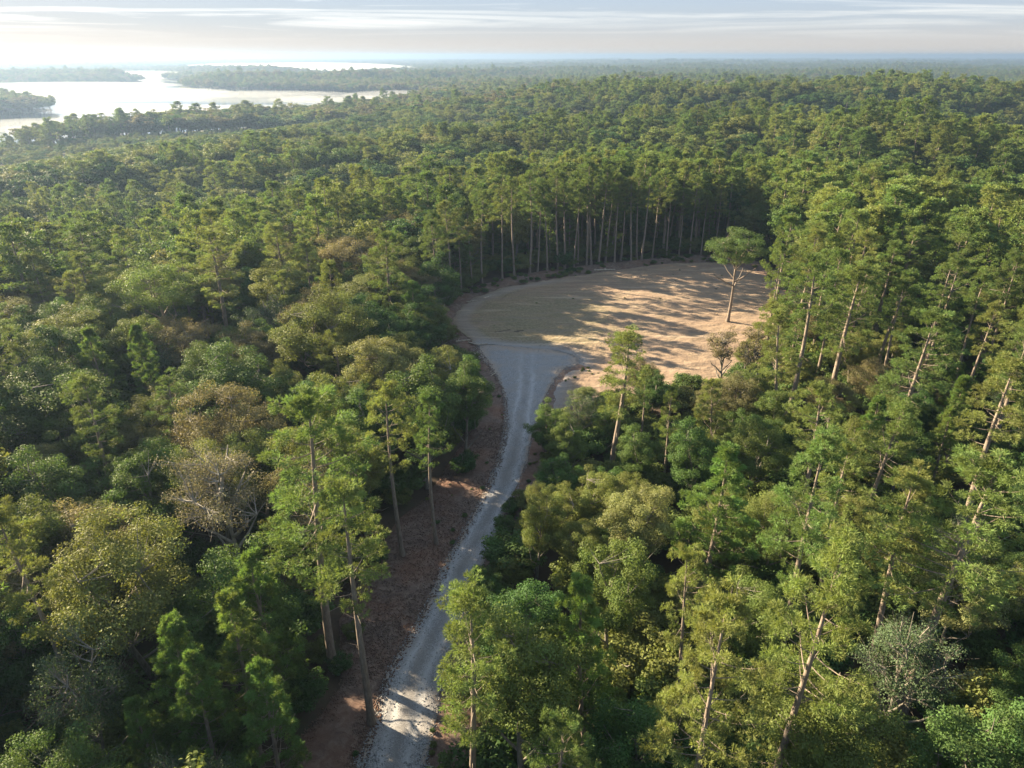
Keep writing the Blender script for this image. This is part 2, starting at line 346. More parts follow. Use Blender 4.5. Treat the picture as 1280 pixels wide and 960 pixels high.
M_water, nd, lk, out = newmat('still_lake_water')
geo = nd.new('ShaderNodeNewGeometry'); pos = geo.outputs['Position']
p = nd.new('ShaderNodeBsdfPrincipled'); p.inputs['Base Color'].default_value = (0.03, 0.045, 0.05, 1)
p.inputs['Roughness'].default_value = 0.08; p.inputs['IOR'].default_value = 1.333
fw = noise(nd, lk, 0.05, 4, pos, 0.5)
bp = nd.new('ShaderNodeBump'); bp.inputs['Strength'].default_value = 0.05; bp.inputs['Distance'].default_value = 0.4
lk.new(fw, bp.inputs['Height']); lk.new(bp.outputs[0], p.inputs['Normal']); lk.new(p.outputs[0], out.inputs[0])
M_log = bark_mat('weathered_wood', (0.22, 0.17, 0.13), (0.48, 0.42, 0.34))
M_stone, nd, lk, out = newmat('loose_stone')
oi = nd.new('ShaderNodeAttribute'); oi.attribute_name = 'tint'
c = ramp_(nd, lk, oi.outputs['Fac'], [(0, (0.16, 0.16, 0.165)), (1, (0.36, 0.355, 0.355))])
p = nd.new('ShaderNodeBsdfPrincipled'); lk.new(c, p.inputs['Base Color']); p.inputs['Roughness'].default_value = 0.85; lk.new(p.outputs[0], out.inputs[0])

# ------------------------------------------------------------------ ground, water
def build_ground():
    R = np.concatenate([np.arange(4, 260, 4.0), 260 * 1.022 ** np.arange(0, 218)]); R = np.append(R[R < 29000], 30000)
    na = 620
    # finer in front (camera side), coarser behind
    tt = np.linspace(-1, 1, na + 1)[:-1]
    A = np.pi * (0.42 * tt + 0.58 * tt ** 3)
    X = R[:, None] * np.sin(A)[None]; Y = R[:, None] * np.cos(A)[None]
    Z = height(X, Y)
    V = np.concatenate([[[0, 0, 0]], np.stack([X, Y, Z], -1).reshape(-1, 3)])
    nr = len(R); i = np.arange(nr - 1)[:, None] * na; j = np.arange(na)[None]; j2 = (j + 1) % na
    q = np.stack([i + j, i + na + j, i + na + j2, i + j2], -1).reshape(-1, 4) + 1
    t = np.stack([np.zeros(na, int), np.arange(na) + 1, (np.arange(na) + 1) % na + 1], -1)
    q = q[:, ::-1]; t = t[:, ::-1]
    me = mesh_from('ground', V, [q, t], M_ground, smooth=True)
    o = link('ground', me); o['kind'] = 'structure'; o['label'] = 'forest floor and low hills running to the horizon'
build_ground()
def flat_sheet(name, poly, z, mat, n=1):
    me = bpy.data.meshes.new(name)
    me.from_pydata([(x, y, z) for x, y in poly], [], [list(range(len(poly)))]); me.materials.append(mat)
    me.update()
    if me.polygons[0].normal.z < 0: me.flip_normals()
    return link(name, me)
xs = np.array(lake); x0, y0 = xs.min(0) - 60; x1, y1 = xs.max(0) + 60
w_ = flat_sheet('lake_water', [(x0, y0), (x1, y0), (x1, y1), (x0, y1)], WATER, M_water); w_['kind'] = 'structure'; w_['label'] = 'still pale lake water under morning mist'
xs = np.array(lake2); ya = xs[:, 1].min() - 40
w_ = flat_sheet('far_water', [(xs[:, 0].min() - 60, max(ya, y1 + 5)), (xs[:, 0].max() + 60, max(ya, y1 + 5)), (xs[:, 0].max() + 60, xs[:, 1].max() + 80), (xs[:, 0].min() - 60, xs[:, 1].max() + 80)], WATER, M_water)
w_['kind'] = 'structure'; w_['label'] = 'distant bright arm of the lake beyond the headland'

# road: left/right edge stations in the photograph, nearest first
edge_px = [((438, 975), (528, 990)), ((446, 960), (534, 960)), ((462, 910), (544, 905)), ((479, 852), (556, 850)), ((512, 793), (577, 790)), ((537, 747), (592, 743)),
           ((560, 697), (610, 695)), ((583, 656), (629, 654)), ((604, 618), (646, 618)), ((616, 588), (656, 588)), ((625, 560), (663, 560)), ((629, 537), (670, 537)),
           ((629.5, 515), (676, 511)), ((629, 498), (684, 492)), ((623, 477), (694, 474)), ((609, 459), (706, 462)), ((597, 447), (722, 457)), ((596, 438), (724, 449)),
           ((603, 431), (712, 443)), ((618, 431.5), (692, 437.5))]
def catmull(P, k):
    P = np.asarray(P, float); out_ = []
    n = len(P)
    for i in range(n - 1):
        p0, p1, p2, p3 = P[max(i - 1, 0)], P[i], P[i + 1], P[min(i + 2, n - 1)]
        for t in np.arange(k) / k:
            out_.append(0.5 * ((2 * p1) + (-p0 + p2) * t + (2 * p0 - 5 * p1 + 4 * p2 - p3) * t * t + (-p0 + 3 * p1 - 3 * p2 + p3) * t ** 3))
    out_.append(P[-1]); return np.array(out_)
L0 = np.array([at(*a) for a, b in edge_px]); R0 = np.array([at(*b) for a, b in edge_px])
d0 = (L0[1] - L0[2]); d1 = R0[1] - R0[2]
L0 = np.vstack([L0[1] + (L0[1] - L0[4]) * 1.6, L0]); R0 = np.vstack([R0[1] + (R0[1] - R0[4]) * 1.6, R0])
Lc, Rc = catmull(L0, 14), catmull(R0, 14)
road_poly = [tuple(p) for p in Lc] + [tuple(p) for p in Rc[::-1]]
def build_road():
    n = len(Lc); m = 41; s = np.linspace(0, 1, m)
    arc = np.concatenate([[0], np.cumsum(np.hypot(*np.diff((Lc + Rc) / 2, axis=0).T))])
    wdt = np.hypot(*(Rc - Lc).T)
    nl = 0.22 * vnoise(arc, arc * 0, 1.1, 2.0) + 0.10 * vnoise(arc, arc * 0, 0.35, 6.0); nr_ = 0.28 * vnoise(arc, arc * 0, 1.3, 4.0) + 0.1 * vnoise(arc, arc * 0, 0.3, 9.0)
    u = s[None, :] + 0 * arc[:, None]
    a = (-0 + nl / wdt)[:, None]; b = (1 + nr_ / wdt)[:, None]
    w = a + (b - a) * u
    X = Lc[:, 0:1] * (1 - w) + Rc[:, 0:1] * w; Y = Lc[:, 1:2] * (1 - w) + Rc[:, 1:2] * w
    dist = u * wdt[:, None]; cen = dist - wdt[:, None] / 2
    fan = sst(7, 14, wdt)[:, None]
    track = (np.exp(-((np.abs(cen) - 0.95) / 0.33) ** 2)) * (0.75 + 0.25 * vnoise(X, Y, 2.5, 1.0)) * (1 - 0.6 * fan)
    hump = np.exp(-(cen / 0.38) ** 2) * (1 - fan) * (.6 + .5 * vnoise(X, Y, 1.6, 8.0))
    edge = np.clip(1 - np.minimum(np.minimum(dist, wdt[:, None] - dist) / (0.7 + 2.8 * fan), (arc[-1] - arc)[:, None] / 4.5), 0, 1)
    Z = 0.10 + 0.10 * (1 - (2 * u - 1) ** 2) - 0.07 * track + 0.018 * vnoise(X, Y, 0.35, 3.0) + 0.02 * vnoise(X, Y, 1.4, 5.0)
    Z = 0.022 + (Z - 0.022) * sst(0, 2.5, arc[-1] - arc)[:, None]
    Z = np.where((u < 1e-6) | (u > 1 - 1e-6), 0.0, Z)
    V = np.stack([X, Y, Z], -1).reshape(-1, 3)
    i = np.arange(n - 1)[:, None] * m; j = np.arange(m - 1)[None]
    q = np.stack([i + j, i + j + 1, i + m + j + 1, i + m + j], -1).reshape(-1, 4)
    me = mesh_from('gravel_road', V, [q], M_road, {'across': u.ravel(), 'track': track.ravel(), 'edge': edge.ravel(), 'hump': hump.ravel()}, smooth=True)
    o = link('gravel_road', me); o['kind'] = 'structure'; o['label'] = 'grey gravel road widening into an apron at the clearing'
build_road()

clear_px = [(595, 432), (578, 418), (567, 405), (570, 393), (583, 378), (605, 368), (651, 355), (707, 347), (782, 337), (839, 330), (895, 329), (940, 338), (968, 352),
            (985, 375), (978, 400), (965, 430), (950, 462), (915, 490), (860, 500), (800, 502), (740, 508), (700, 520), (676, 540), (668, 520), (690, 470), (650, 440)]
clear = gp(clear_px)
cc = np.array(gp([(745, 425)])[0])
def ring_sheet(name, poly, centre, z, mat, rings, nb, attrs, zfun, edge_noise):
    P = catmull(np.array(poly + [poly[0]]), 12)[:-1]
    ang = np.arctan2(P[:, 1] - centre[1], P[:, 0] - centre[0]); rad = np.hypot(P[:, 1] - centre[1], P[:, 0] - centre[0])
    o_ = np.argsort(ang); th = np.linspace(-np.pi, np.pi, nb, endpoint=False)
    rr = np.interp(th, np.r_[ang[o_] - 2 * np.pi, ang[o_], ang[o_] + 2 * np.pi], np.r_[rad[o_], rad[o_], rad[o_]])
    ex, ey = centre[0] + rr * np.cos(th), centre[1] + rr * np.sin(th)
    rr = rr + edge_noise * vnoise(ex, ey, 2.2, 1.5) + edge_noise * 0.5 * vnoise(ex, ey, 0.7, 8.5)
    s = np.linspace(0, 1, rings + 1)[1:]
    X = centre[0] + s[:, None] * (rr * np.cos(th))[None]; Y = centre[1] + s[:, None] * (rr * np.sin(th))[None]
    Z = zfun(X, Y, s[:, None] + 0 * X)
    V = np.concatenate([[[centre[0], centre[1], float(zfun(np.array(centre[0]), np.array(centre[1]), np.array(0.)))]], np.stack([X, Y, Z], -1).reshape(-1, 3)])
    i = np.arange(rings - 1)[:, None] * nb; j = np.arange(nb)[None]; j2 = (j + 1) % nb
    q = np.stack([i + j, i + nb + j, i + nb + j2, i + j2], -1).reshape(-1, 4) + 1
    t = np.stack([np.zeros(nb, int), np.arange(nb) + 1, (np.arange(nb) + 1) % nb + 1], -1)
    at2 = {k: f(V[:, 0], V[:, 1]) for k, f in attrs.items()}
    me = mesh_from(name, V, [q, t], mat, at2, smooth=True)
    return link(name, me)
def zclear(X, Y, s):
    c_, s_ = math.cos(math.radians(24)), math.sin(math.radians(24))
    a = X * c_ + Y * s_; b = -X * s_ + Y * c_
    near_r = np.minimum(poly_dist(X, Y, road_poly), 3.0); inr = in_poly(X, Y, road_poly)
    z = 0.06 + 0.10 * vnoise(a / 4, b, 1.6, 2.0) + 0.06 * vnoise(a / 2, b, 0.7, 5.0) + 0.14 * vnoise(X, Y, 7, 3.0) + 0.03 * vnoise(X, Y, 0.5, 6.) + 0.16
    z = np.where(inr, 0.015, 0.02 + (z - 0.02) * sst(0, 3.0, near_r))
    return np.where(s > 0.999, -0.02, z)
g1 = np.array(gp([(665, 400)])[0]); g2 = np.array(gp([(700, 425)])[0])
grassy = lambda x, y: 0.72 * np.exp(-(((x - g1[0]) / 17) ** 2 + ((y - g1[1]) / 19) ** 2)) + 0.25 * np.exp(-(((x - g2[0]) / 9) ** 2 + ((y - g2[1]) / 5) ** 2)) - 0.12
def gritf(x, y):
    return np.exp(-poly_dist(x, y, road_poly) / 2.4) * sst(-6, 1, y - 80)
def rimf(x, y):
    d = poly_dist(x, y, catmull(np.array(clear), 4).tolist()); lf = sst(22, 2, x)
    return np.exp(-((d - 2.1 - .8 * vnoise(x, y, 9, 3.)) / 1.5) ** 2) * lf
o = ring_sheet('clearing', clear, cc, 0, M_clear, 110, 560, {'grassy': grassy, 'rim': rimf, 'grit': gritf}, zclear, 0.5)
o['kind'] = 'structure'; o['label'] = 'oval clearing of bare tan clay, straw and thin grass'

# verge sheets: red-brown strip left of the road, narrow one on the right, and the berm round the clearing
def strip(name, A, B, m, zfun, label):
    A, B = catmull(A, 10), catmull(B, 10); n = len(A); u = np.linspace(0, 1, m)[None]
    A = A + 0.35 * np.stack([vnoise(A[:, 0], A[:, 1], 1.7, 3.), vnoise(A[:, 0], A[:, 1], 1.7, 7.)], 1)
    X = A[:, 0:1] * (1 - u) + B[:, 0:1] * u; Y = A[:, 1:2] * (1 - u) + B[:, 1:2] * u
    Z = zfun(X, Y, u + 0 * X)
    Z = np.where((u < 1e-6) | (u > 1 - 1e-6), -0.03, Z)
    V = np.stack([X, Y, Z], -1).reshape(-1, 3)
    i = np.arange(n - 1)[:, None] * m; j = np.arange(m - 1)[None]
    q = np.stack([i + j, i + j + 1, i + m + j + 1, i + m + j], -1).reshape(-1, 4)
    me = mesh_from(name, V, [q], M_verge, smooth=True); me.update()
    if me.polygons[len(me.polygons) // 2].normal.z < 0: me.flip_normals()
    o = link(name, me); o['kind'] = 'structure'; o['label'] = label
    return [tuple(p) for p in A] + [tuple(p) for p in B[::-1]]
zv = lambda X, Y, u: 0.055 + 0.05 * vnoise(X, Y, 0.8, 2.2) * sst(0, .1, u) * sst(1, .8, u) + 0.12 * (1 + vnoise(X, Y, 3, 4.)) * np.sin(np.pi * u) ** 1.0
vl_out = [(300, 1010), (345, 960), (375, 925), (425, 855), (425, 800), (430, 760), (455, 710), (500, 650), (535, 618), (560, 580), (585, 545), (592, 515), (588, 480), (575, 450), (556, 420), (552, 400)]
vl_in = [(450, 1000), (458, 960), (474, 910), (490, 852), (522, 793), (547, 747), (569, 697), (592, 656), (612, 618), (624, 588), (632, 560), (636, 537), (634, 500), (622, 470), (606, 445), (590, 425)]
verge_l = strip('left_verge', gp(vl_out), gp(vl_in), 24, zv, 'red-brown clay verge left of the gravel road')
vr_in = [(520, 1010), (528, 960), (548, 850), (585, 743), (622, 654), (650, 588), (664, 537), (678, 495), (700, 462), (715, 452)]
vr_out = [(590, 1010), (592, 960), (605, 850), (625, 743), (655, 654), (680, 600), (705, 555), (745, 515), (770, 500), (780, 480)]
verge_r = strip('right_verge', gp(vr_out), gp(vr_in), 16, zv, 'brown clay shoulder right of the gravel road')
berm_in = [(575, 425), (571, 405), (574, 393), (586, 379), (607, 369), (652, 356), (707, 348), (782, 338), (839, 331), (895, 330), (938, 339), (965, 353), (981, 375), (975, 400)]
berm_out = [(552, 425), (550, 405), (552, 386), (566, 370), (594, 358), (643, 345), (700, 335.5), (780, 326.5), (838, 320.5), (900, 319), (950, 328), (982, 345), (1000, 372), (1000, 402)]
zb = lambda X, Y, u: 0.06 + 0.75 * np.sin(np.pi * np.clip(u * 1.15, 0, 1)) ** 1.3 * (0.5 + 0.5 * vnoise(X, Y, 3.2, 4.)) + 0.2 * vnoise(X, Y, 0.9, 6.) * np.sin(np.pi * u)
berm = strip('earth_berm', gp(berm_out), gp(berm_in), 22, zb, 'low red earth berm around the far side of the clearing')

# ------------------------------------------------------------------ tree makers (all return numpy geometry)
def needles(rng, cen, dirs, ntuft, nblade, rp, ln, w, flat=0.6):
    """cen (k,3) puff centres; puffs of needle tufts"""
    k = len(cen)
    off = rng.normal(size=(k, ntuft, 3)) * 0.52; nrm = np.linalg.norm(off, axis=2, keepdims=True); off = off / np.maximum(nrm, 1) 
    off[..., 2] *= flat
    rps = rp[:, None, None] if np.ndim(rp) else rp
    tc_ = cen[:, None] + off * rps
    td = dirs[:, None] * 0.7 + off * 0.9 + np.array([0, 0, 0.35]); 
    tc_ = tc_.reshape(-1, 3); td = td.reshape(-1, 3)
    tint = np.repeat(rng.rand(k), ntuft); n = len(tc_)
    d = td[:, None] * 0.9 + rng.normal(size=(n, nblade, 3)) * 0.75; d /= np.linalg.norm(d, axis=2, keepdims=True)
    s = np.cross(d, rng.normal(size=(n, nblade, 3))); s /= np.linalg.norm(s, axis=2, keepdims=True) + 1e-9
    L = ln * (0.75 + 0.5 * rng.rand(n, nblade, 1)); c0 = tc_[:, None]
    v = np.stack([c0 + d * L * 0.12 - s * w * .35, c0 + d * L * 0.55 + s * w, c0 + d * L, ], 2).reshape(-1, 3)
    f = np.arange(len(v)).reshape(-1, 3)
    return v, f, np.repeat(tint, nblade * 3)
def leaves(rng, cen, rp, nleaf, a, b, flat=0.65):
    k = len(cen)
    off = rng.normal(size=(k, nleaf, 3)); off /= np.linalg.norm(off, axis=2, keepdims=True)
    off *= (rng.rand(k, nleaf, 1) ** 0.45); nrm = off.copy(); nrm[..., 2] += 0.5
    off[..., 2] *= flat
    c = cen[:, None] + off * np.asarray(rp).reshape(-1, 1, 1)
    nrm = nrm + rng.normal(size=nrm.shape) * 0.55; nrm /= np.linalg.norm(nrm, axis=2, keepdims=True)
    u = np.cross(nrm, rng.normal(size=nrm.shape)); u /= np.linalg.norm(u, axis=2, keepdims=True) + 1e-9
    w = np.cross(nrm, u); sz = 0.7 + 0.6 * rng.rand(k, nleaf, 1)
    v = np.stack([c - u * a * sz, c - w * b * sz + nrm * b * .3, c + u * a * sz, c + w * b * sz + nrm * b * .3], 2).reshape(-1, 3)
    f = np.arange(len(v)).reshape(-1, 4)
    return v, f, np.repeat(np.clip(np.repeat(rng.rand(k), nleaf) * .75 + .25 * rng.rand(k * nleaf), 0, 1), 4)
def bend_trunk(rng, h, amp=0.35, n=12):
    t = np.linspace(0, 1, n); ph = rng.rand(2) * 6.28; am = amp * (0.4 + rng.rand(2))
    return np.stack([am[0] * np.sin(t * 3.2 + ph[0]) - am[0] * math.sin(ph[0]), am[1] * np.sin(t * 2.6 + ph[1]) - am[1] * math.sin(ph[1]), t * h], 1)

def pine(seed, h=21, cb=0.5, R=3.3, kind='mature', lod=0, open_=0.12):
    rng = np.random.RandomState(seed)
    tr = bend_trunk(rng, h); tz = tr[:, 2]
    r0 = 0.011 * h + 0.03; rad = r0 * (1 - tz / h) ** 0.75 + 0.02; rad[0] *= 1.25
    segs = []; cen = []; dr = []; rps = []
    z = cb * h; az = rng.rand() * 6.28
    step = {0: 0.74, 1: 1.0, 2: 1.35}[lod] * (1.1 if kind == 'young' else 1)
    # a lopsided crown: lobes with random phases
    lob = rng.rand(3) * 6.28
    while z < h - 0.25:
        t = (z - cb * h) / (h - cb * h)
        if kind == 'young': L = 1.15 * R * (1 - t) ** 0.68 * (0.7 + .3 * min(1, t / .12)) + 0.10
        elif kind == 'flat': L = R * math.sqrt(max(0, 1 - ((t - 0.62) / 0.62) ** 2 if t < .62 else 1 - ((t - 0.62) / 0.46) ** 2)) + .3
        else: L = R * (0.50 + 0.5 * min(1, t / .25)) * math.sqrt(max(0.0, 1 - t ** 1.7)) + 0.35
        nb = rng.choice([3, 3, 4]) if kind != 'young' else rng.choice([4, 5, 5])
        for b in range(nb):
            az += 2 * math.pi / nb + rng.normal() * 0.35
            if rng.rand() < open_: continue
            if kind == 'mature' and t < .18 and rng.rand() < .45: continue
            l = L * ((0.50 + 0.62 * rng.rand()) if kind != 'young' else (.72 + .4 * rng.rand())) * (1 + .22 * math.sin(az * 2 + lob[0] + t * 3) + .12 * math.sin(az * 3 + lob[1]))
            el = {'young': 0.10 + 0.80 * t, 'flat': 0.15 + 0.7 * t}.get(kind, -0.12 + 1.05 * t ** 1.4) + rng.normal() * 0.14
            bx = np.interp(z, tz, tr[:, 0]); by = np.interp(z, tz, tr[:, 1]); base = np.array([bx, by, z])
            s = np.linspace(0, 1, 5); hd = np.array([math.cos(az), math.sin(az), 0])
            pts = base + np.outer(s * l * math.cos(el), hd); pts[:, 2] += s * l * math.sin(el) + (s ** 2) * l * 0.13 - np.sin(s * 3.14) * l * .05
            if lod < 2: segs.append((pts, (0.011 * l + 0.012) * (1 - s * .8)))
            sd = np.array([-hd[1], hd[0], 0])
            tap = (0.55 + .40 * (1 - t)) if kind == 'young' else (1.0 - .3 * t)
            cen.append(pts[-1]); dr.append(hd); rps.append(((0.42 + .05 * l) if kind != 'young' else .30 + .03 * l) * tap)
            nsub = max(1, int(l / ({0: .72, 1: .85, 2: 1.2}[lod] * (1.0 if kind == 'young' else 1))))
            for q in range(nsub):
                s_ = 0.50 + 0.46 * (q + rng.rand() * .6) / nsub; side = 1 if (q % 2) else -1
                p0 = base + hd * l * math.cos(el) * s_; p0[2] += s_ * l * math.sin(el) + s_ ** 2 * l * .13
                ll = l * 0.40 * (1.15 - s_) * (0.7 + .6 * rng.rand()) + .15
                dd = hd * 0.6 + sd * side + np.array([0, 0, 0.25 * rng.rand()]); dd /= np.linalg.norm(dd)
                p1 = p0 + dd * ll
                if lod == 0 and ll > .5: segs.append((np.array([p0, (p0 + p1) / 2 + [0, 0, -.03], p1]), np.array([.018, .013, .006])))
                cen.append(p1); dr.append(dd); rps.append(((0.36 + .04 * l) if kind != 'young' else .27 + .03 * l) * tap)
                if lod == 0 and ll > 1.0: cen.append((p0 + p1) / 2 + [0, 0, .08]); dr.append(dd); rps.append(0.34)
        z += step * (0.75 + .5 * rng.rand()) * (1 - 0.35 * t)
    for q in range({0: 6, 1: 4, 2: 2}[lod]):
        cen.append(tr[-1] + rng.normal(size=3) * .18 + [0, 0, -.1 - .12 * q]); dr.append(np.array([0, 0, 1.])); rps.append(.35 if kind != 'young' else .20 + .05 * q)
    cen = np.array(cen); dr = np.array(dr); rps = np.array(rps) * {0: 1, 1: 1.25, 2: 1.75}[lod]
    if lod == 0: v, f, tint = needles(rng, cen, dr, 12, 14, rps * 1.0, 0.30, 0.034, .55)
    elif lod == 1: v, f, tint = needles(rng, cen, dr, 9, 8, rps, 0.50, 0.10)
    else: v, f, tint = needles(rng, cen, dr, 9, 6, rps, 0.75, 0.17)
    # a few dead stubs under the crown
    if lod == 0 and kind != 'young':
        for q in range(rng.randint(3, 9)):
            zz_ = h * (cb - rng.rand() * .22); a_ = rng.rand() * 6.28; l = .5 + rng.rand() * 1.1
            p0 = np.array([np.interp(zz_, tz, tr[:, 0]), np.interp(zz_, tz, tr[:, 1]), zz_])
            p1 = p0 + np.array([math.cos(a_) * l, math.sin(a_) * l, rng.normal() * .15]); segs.append((np.array([p0, (p0 + p1) / 2, p1]), [.025, .018, .008]))
    tv, tf = tubes([(tr, rad)], {0: 9, 1: 6, 2: 4}[lod])
    bv, bf = tubes(segs, 4) if segs else (None, None)
    return dict(crown=(v, f, tint), trunk=(tv, tf), branches=(bv, bf) if segs else None, h=h, R=R * 1.15)

def broad(seed, h=18, R=4.6, cb=0.3, lod=0, leafy=1.0, ncl=105, bare=False, lump=0.40, flat=0.65):
    rng = np.random.RandomState(seed)
    tr = bend_trunk(rng, h * 0.72, .5, 9); tz = tr[:, 2]
    r0 = 0.014 * h + .05; rad = r0 * (1 - tz / (h * .72) * .8); rad[0] *= 1.3
    ctr = np.array([tr[-1, 0] * .7, tr[-1, 1] * .7, h * (cb + 1) / 2]); hz = h * (1 - cb) / 2
    # clump centres on a lumpy hull plus some inside
    if lod: lump = .26
    n = int(ncl * {0: 1, 1: .70, 2: .36}[lod])
    u = rng.normal(size=(n * 3, 3)); u /= np.linalg.norm(u, axis=1)[:, None]
    u = u[u[:, 2] > -0.55][:n]
    lobes = rng.normal(size=(9, 3)); lobes[:, 2] = np.abs(lobes[:, 2]) * .7; lobes /= np.linalg.norm(lobes, axis=1)[:, None]
    bump = np.max(np.exp(-((1 - u @ lobes.T) / 0.16)), axis=1)
    rr = (1 - lump + lump * 1.18 * bump) * (1 - 0.34 * rng.rand(len(u)) ** 1.6)
    inner = rng.rand(len(u)) < 0.20; rr = np.where(inner, rr * .62, rr)
    shape = np.where(u[:, 2] > 0, 1.0, .86)
    cen = ctr + u * rr[:, None] * np.stack([R * shape, R * shape, hz * np.ones_like(shape)], 1)
    rp = (0.17 * R + .16 * rng.rand(len(u)) + .10) * {0: 1, 1: 1.18, 2: 1.55}[lod]
    segs = []
    nl = 8 if not bare else 11
    limbs = []
    for i in range(nl):
        a = i * 2.4 + rng.rand() * .7; z0 = h * (cb * .75 + (0.68 - cb * .75) * (i / nl)); el = .45 + .8 * i / nl + rng.normal() * .1
        base = np.array([np.interp(z0, tz, tr[:, 0]), np.interp(z0, tz, tr[:, 1]), z0]); l = R * (.80 + .25 * rng.rand()) * (1.05 - .2 * i / nl)
        s = np.linspace(0, 1, 6); d = np.array([math.cos(a), math.sin(a), 0])
        pts = base + np.outer(s * l * math.cos(el), d) + rng.normal(size=(6, 3)) * .10 * s[:, None]; pts[:, 2] += s * l * math.sin(el) * .95 + s ** 2 * .4
        segs.append((pts, r0 * (.42 if not bare else .62) * (1 - s * .8) + .012)); limbs.append(pts)
    segs.append((np.array([tr[-1], tr[-1] + [0.1, .1, h * .1], tr[-1] + [-.1, .2, h * .2]]), [rad[-1], rad[-1] * .6, .02]))
    LP = np.concatenate(limbs + [tr[4:]])
    if lod < 2:
        for c_ in cen:
            dd = np.linalg.norm(LP - c_, axis=1) + (LP[:, 2] > c_[2]) * 1.5; j = dd.argmin(); p0 = LP[j]
            mid = (p0 + c_) / 2 + [0, 0, -.15]
            segs.append((np.array([p0, mid, c_]), [.045, .03, .012] if not bare else [.075, .045, .018]))
            if bare:
                for q in range(4):
                    e = c_ + rng.normal(size=3) * [.62, .62, .42] + (c_ - ctr) * .08; segs.append((np.array([mid, (mid + e) / 2 + rng.normal(size=3) * .1, e]), [.020, .013, .005]))
    nle = int({0: 380, 1: 105, 2: 60}[lod] * leafy); a_, b_ = {0: (.076, .050), 1: (.20, .13), 2: (.36, .24)}[lod]
    v, f, tint = leaves(rng, cen, rp, max(nle, 4), a_, b_, flat)
    tv, tf = tubes([(tr, rad)], {0: 8, 1: 6, 2: 4}[lod]); bv, bf = tubes(segs, 4)
    return dict(crown=(v, f, tint), trunk=(tv, tf), branches=(bv, bf), h=h, R=R)

def make_kind(name, g, leafm, barkm, centre=True):
    d = {'name': name, 'h': g['h'], 'R': g['R']}
    v, f, t = g['crown']; d['crown'] = mesh_from(name + '_crown', v, [f], leafm, {'tint': t})
    d['trunk'] = mesh_from(name + '_trunk', g['trunk'][0], [g['trunk'][1]], barkm, smooth=True)
    d['branches'] = mesh_from(name + '_branches', g['branches'][0], [g['branches'][1]], barkm, smooth=True) if g['branches'] else None
    return d
K = {}
def addk(key, lst): K[key] = lst
addk('pine', [make_kind('pine_tree', pine(10 + i, 21 + (i % 3), [.48, .55, .42, .5, .58, .45, .40][i], [2.6, 2.3, 2.9, 2.7, 2.4, 3.0, 2.8][i], 'mature', 0, [.16, .22, .14, .26, .2, .15, .22][i]), M_pine, M_pbark) for i in range(7)])
addk('young', [make_kind('young_pine', pine(40 + i, 14 + i, [.22, .30, .18, .26][i], [2.4, 2.2, 2.6, 2.3][i], 'young', 0, .18), M_young, M_pbark) for i in range(4)])
addk('edge', [make_kind('pine_tree', pine(60 + i, 21, [.62, .68, .58][i], [2.7, 2.4, 2.9][i], 'mature', 0, .12), M_pine, M_pbark) for i in range(3)])
addk('flat', [make_kind('flat_pine', broad(71 + i, 19, 5.2, .50, 0, .8, 78, lump=.42, flat=.5), M_pine, M_pbark) for i in range(2)])
addk('broad', [make_kind('broadleaf_tree', broad(80 + i, [17, 18, 16, 19, 17][i], [4.6, 5.2, 4.2, 5.0, 4.4][i], [.28, .32, .22, .3, .25][i], 0, 1, [110, 130, 95, 125, 100][i]), M_sage if i == 0 else M_broad, M_bbark) for i in range(5)])
addk('dark', [make_kind('broadleaf_tree', broad(90 + i, [15, 13, 16][i], [4.4, 3.9, 4.0][i], [.15, .12, .2][i], 0, 1, [110, 100, 105][i]), M_dark, M_bbark) for i in range(3)])
addk('brown', [make_kind('broadleaf_tree', broad(100 + i, 16, 5.2 - .6 * i, .3, 0, .75, 120), M_brown, M_bbark) for i in range(2)])
addk('grey', [make_kind('grey_tree', broad(110, 18, 5.0, .28, 0, .22, 115, True, lump=.55), M_grey, M_pale)])
addk('teal', [make_kind('grey_tree', broad(112 + i, 16, 4.6, .22, 0, .32, 100, True, lump=.55), M_teal, M_bbark) for i in range(2)])
addk('thin', [make_kind('thin_tree', broad(115 + i, 12, 2.3, .35, 0, .16, 70, True), M_brown, M_bbark) for i in range(2)])
addk('pine1', [make_kind('pine_tree', pine(120 + i, 21, [.5, .45, .55, .42][i], [2.8, 3.2, 2.6, 3.1][i], 'mature', 1, .1), M_pine, M_pbark) for i in range(4)])
addk('broad1', [make_kind('broadleaf_tree', broad(130 + i, [17, 18, 16, 18][i], [4.7, 5.2, 4.3, 5.0][i], .25, 1, 1, 110), [M_broad, M_dark, M_sage, M_broad][i], M_bbark) for i in range(4)])
addk('pine2', [make_kind('pine_tree', pine(140 + i, 21, .42, [3.0, 3.4][i], 'mature', 2, .08), M_pine, M_pbark) for i in range(2)])
addk('broad2', [make_kind('broadleaf_tree', broad(150 + i, 17, [4.9, 5.4, 4.5, 5.0][i], .2, 2, 1, 120), [M_broad, M_dark, M_sage, M_brown][i], M_bbark) for i in range(4)])
addk('shrub', [make_kind('shrub', broad(160 + i, 3.2, 1.7, .05, 0, .36, 62), [M_dark, M_broad][i], M_bbark) for i in range(2)])

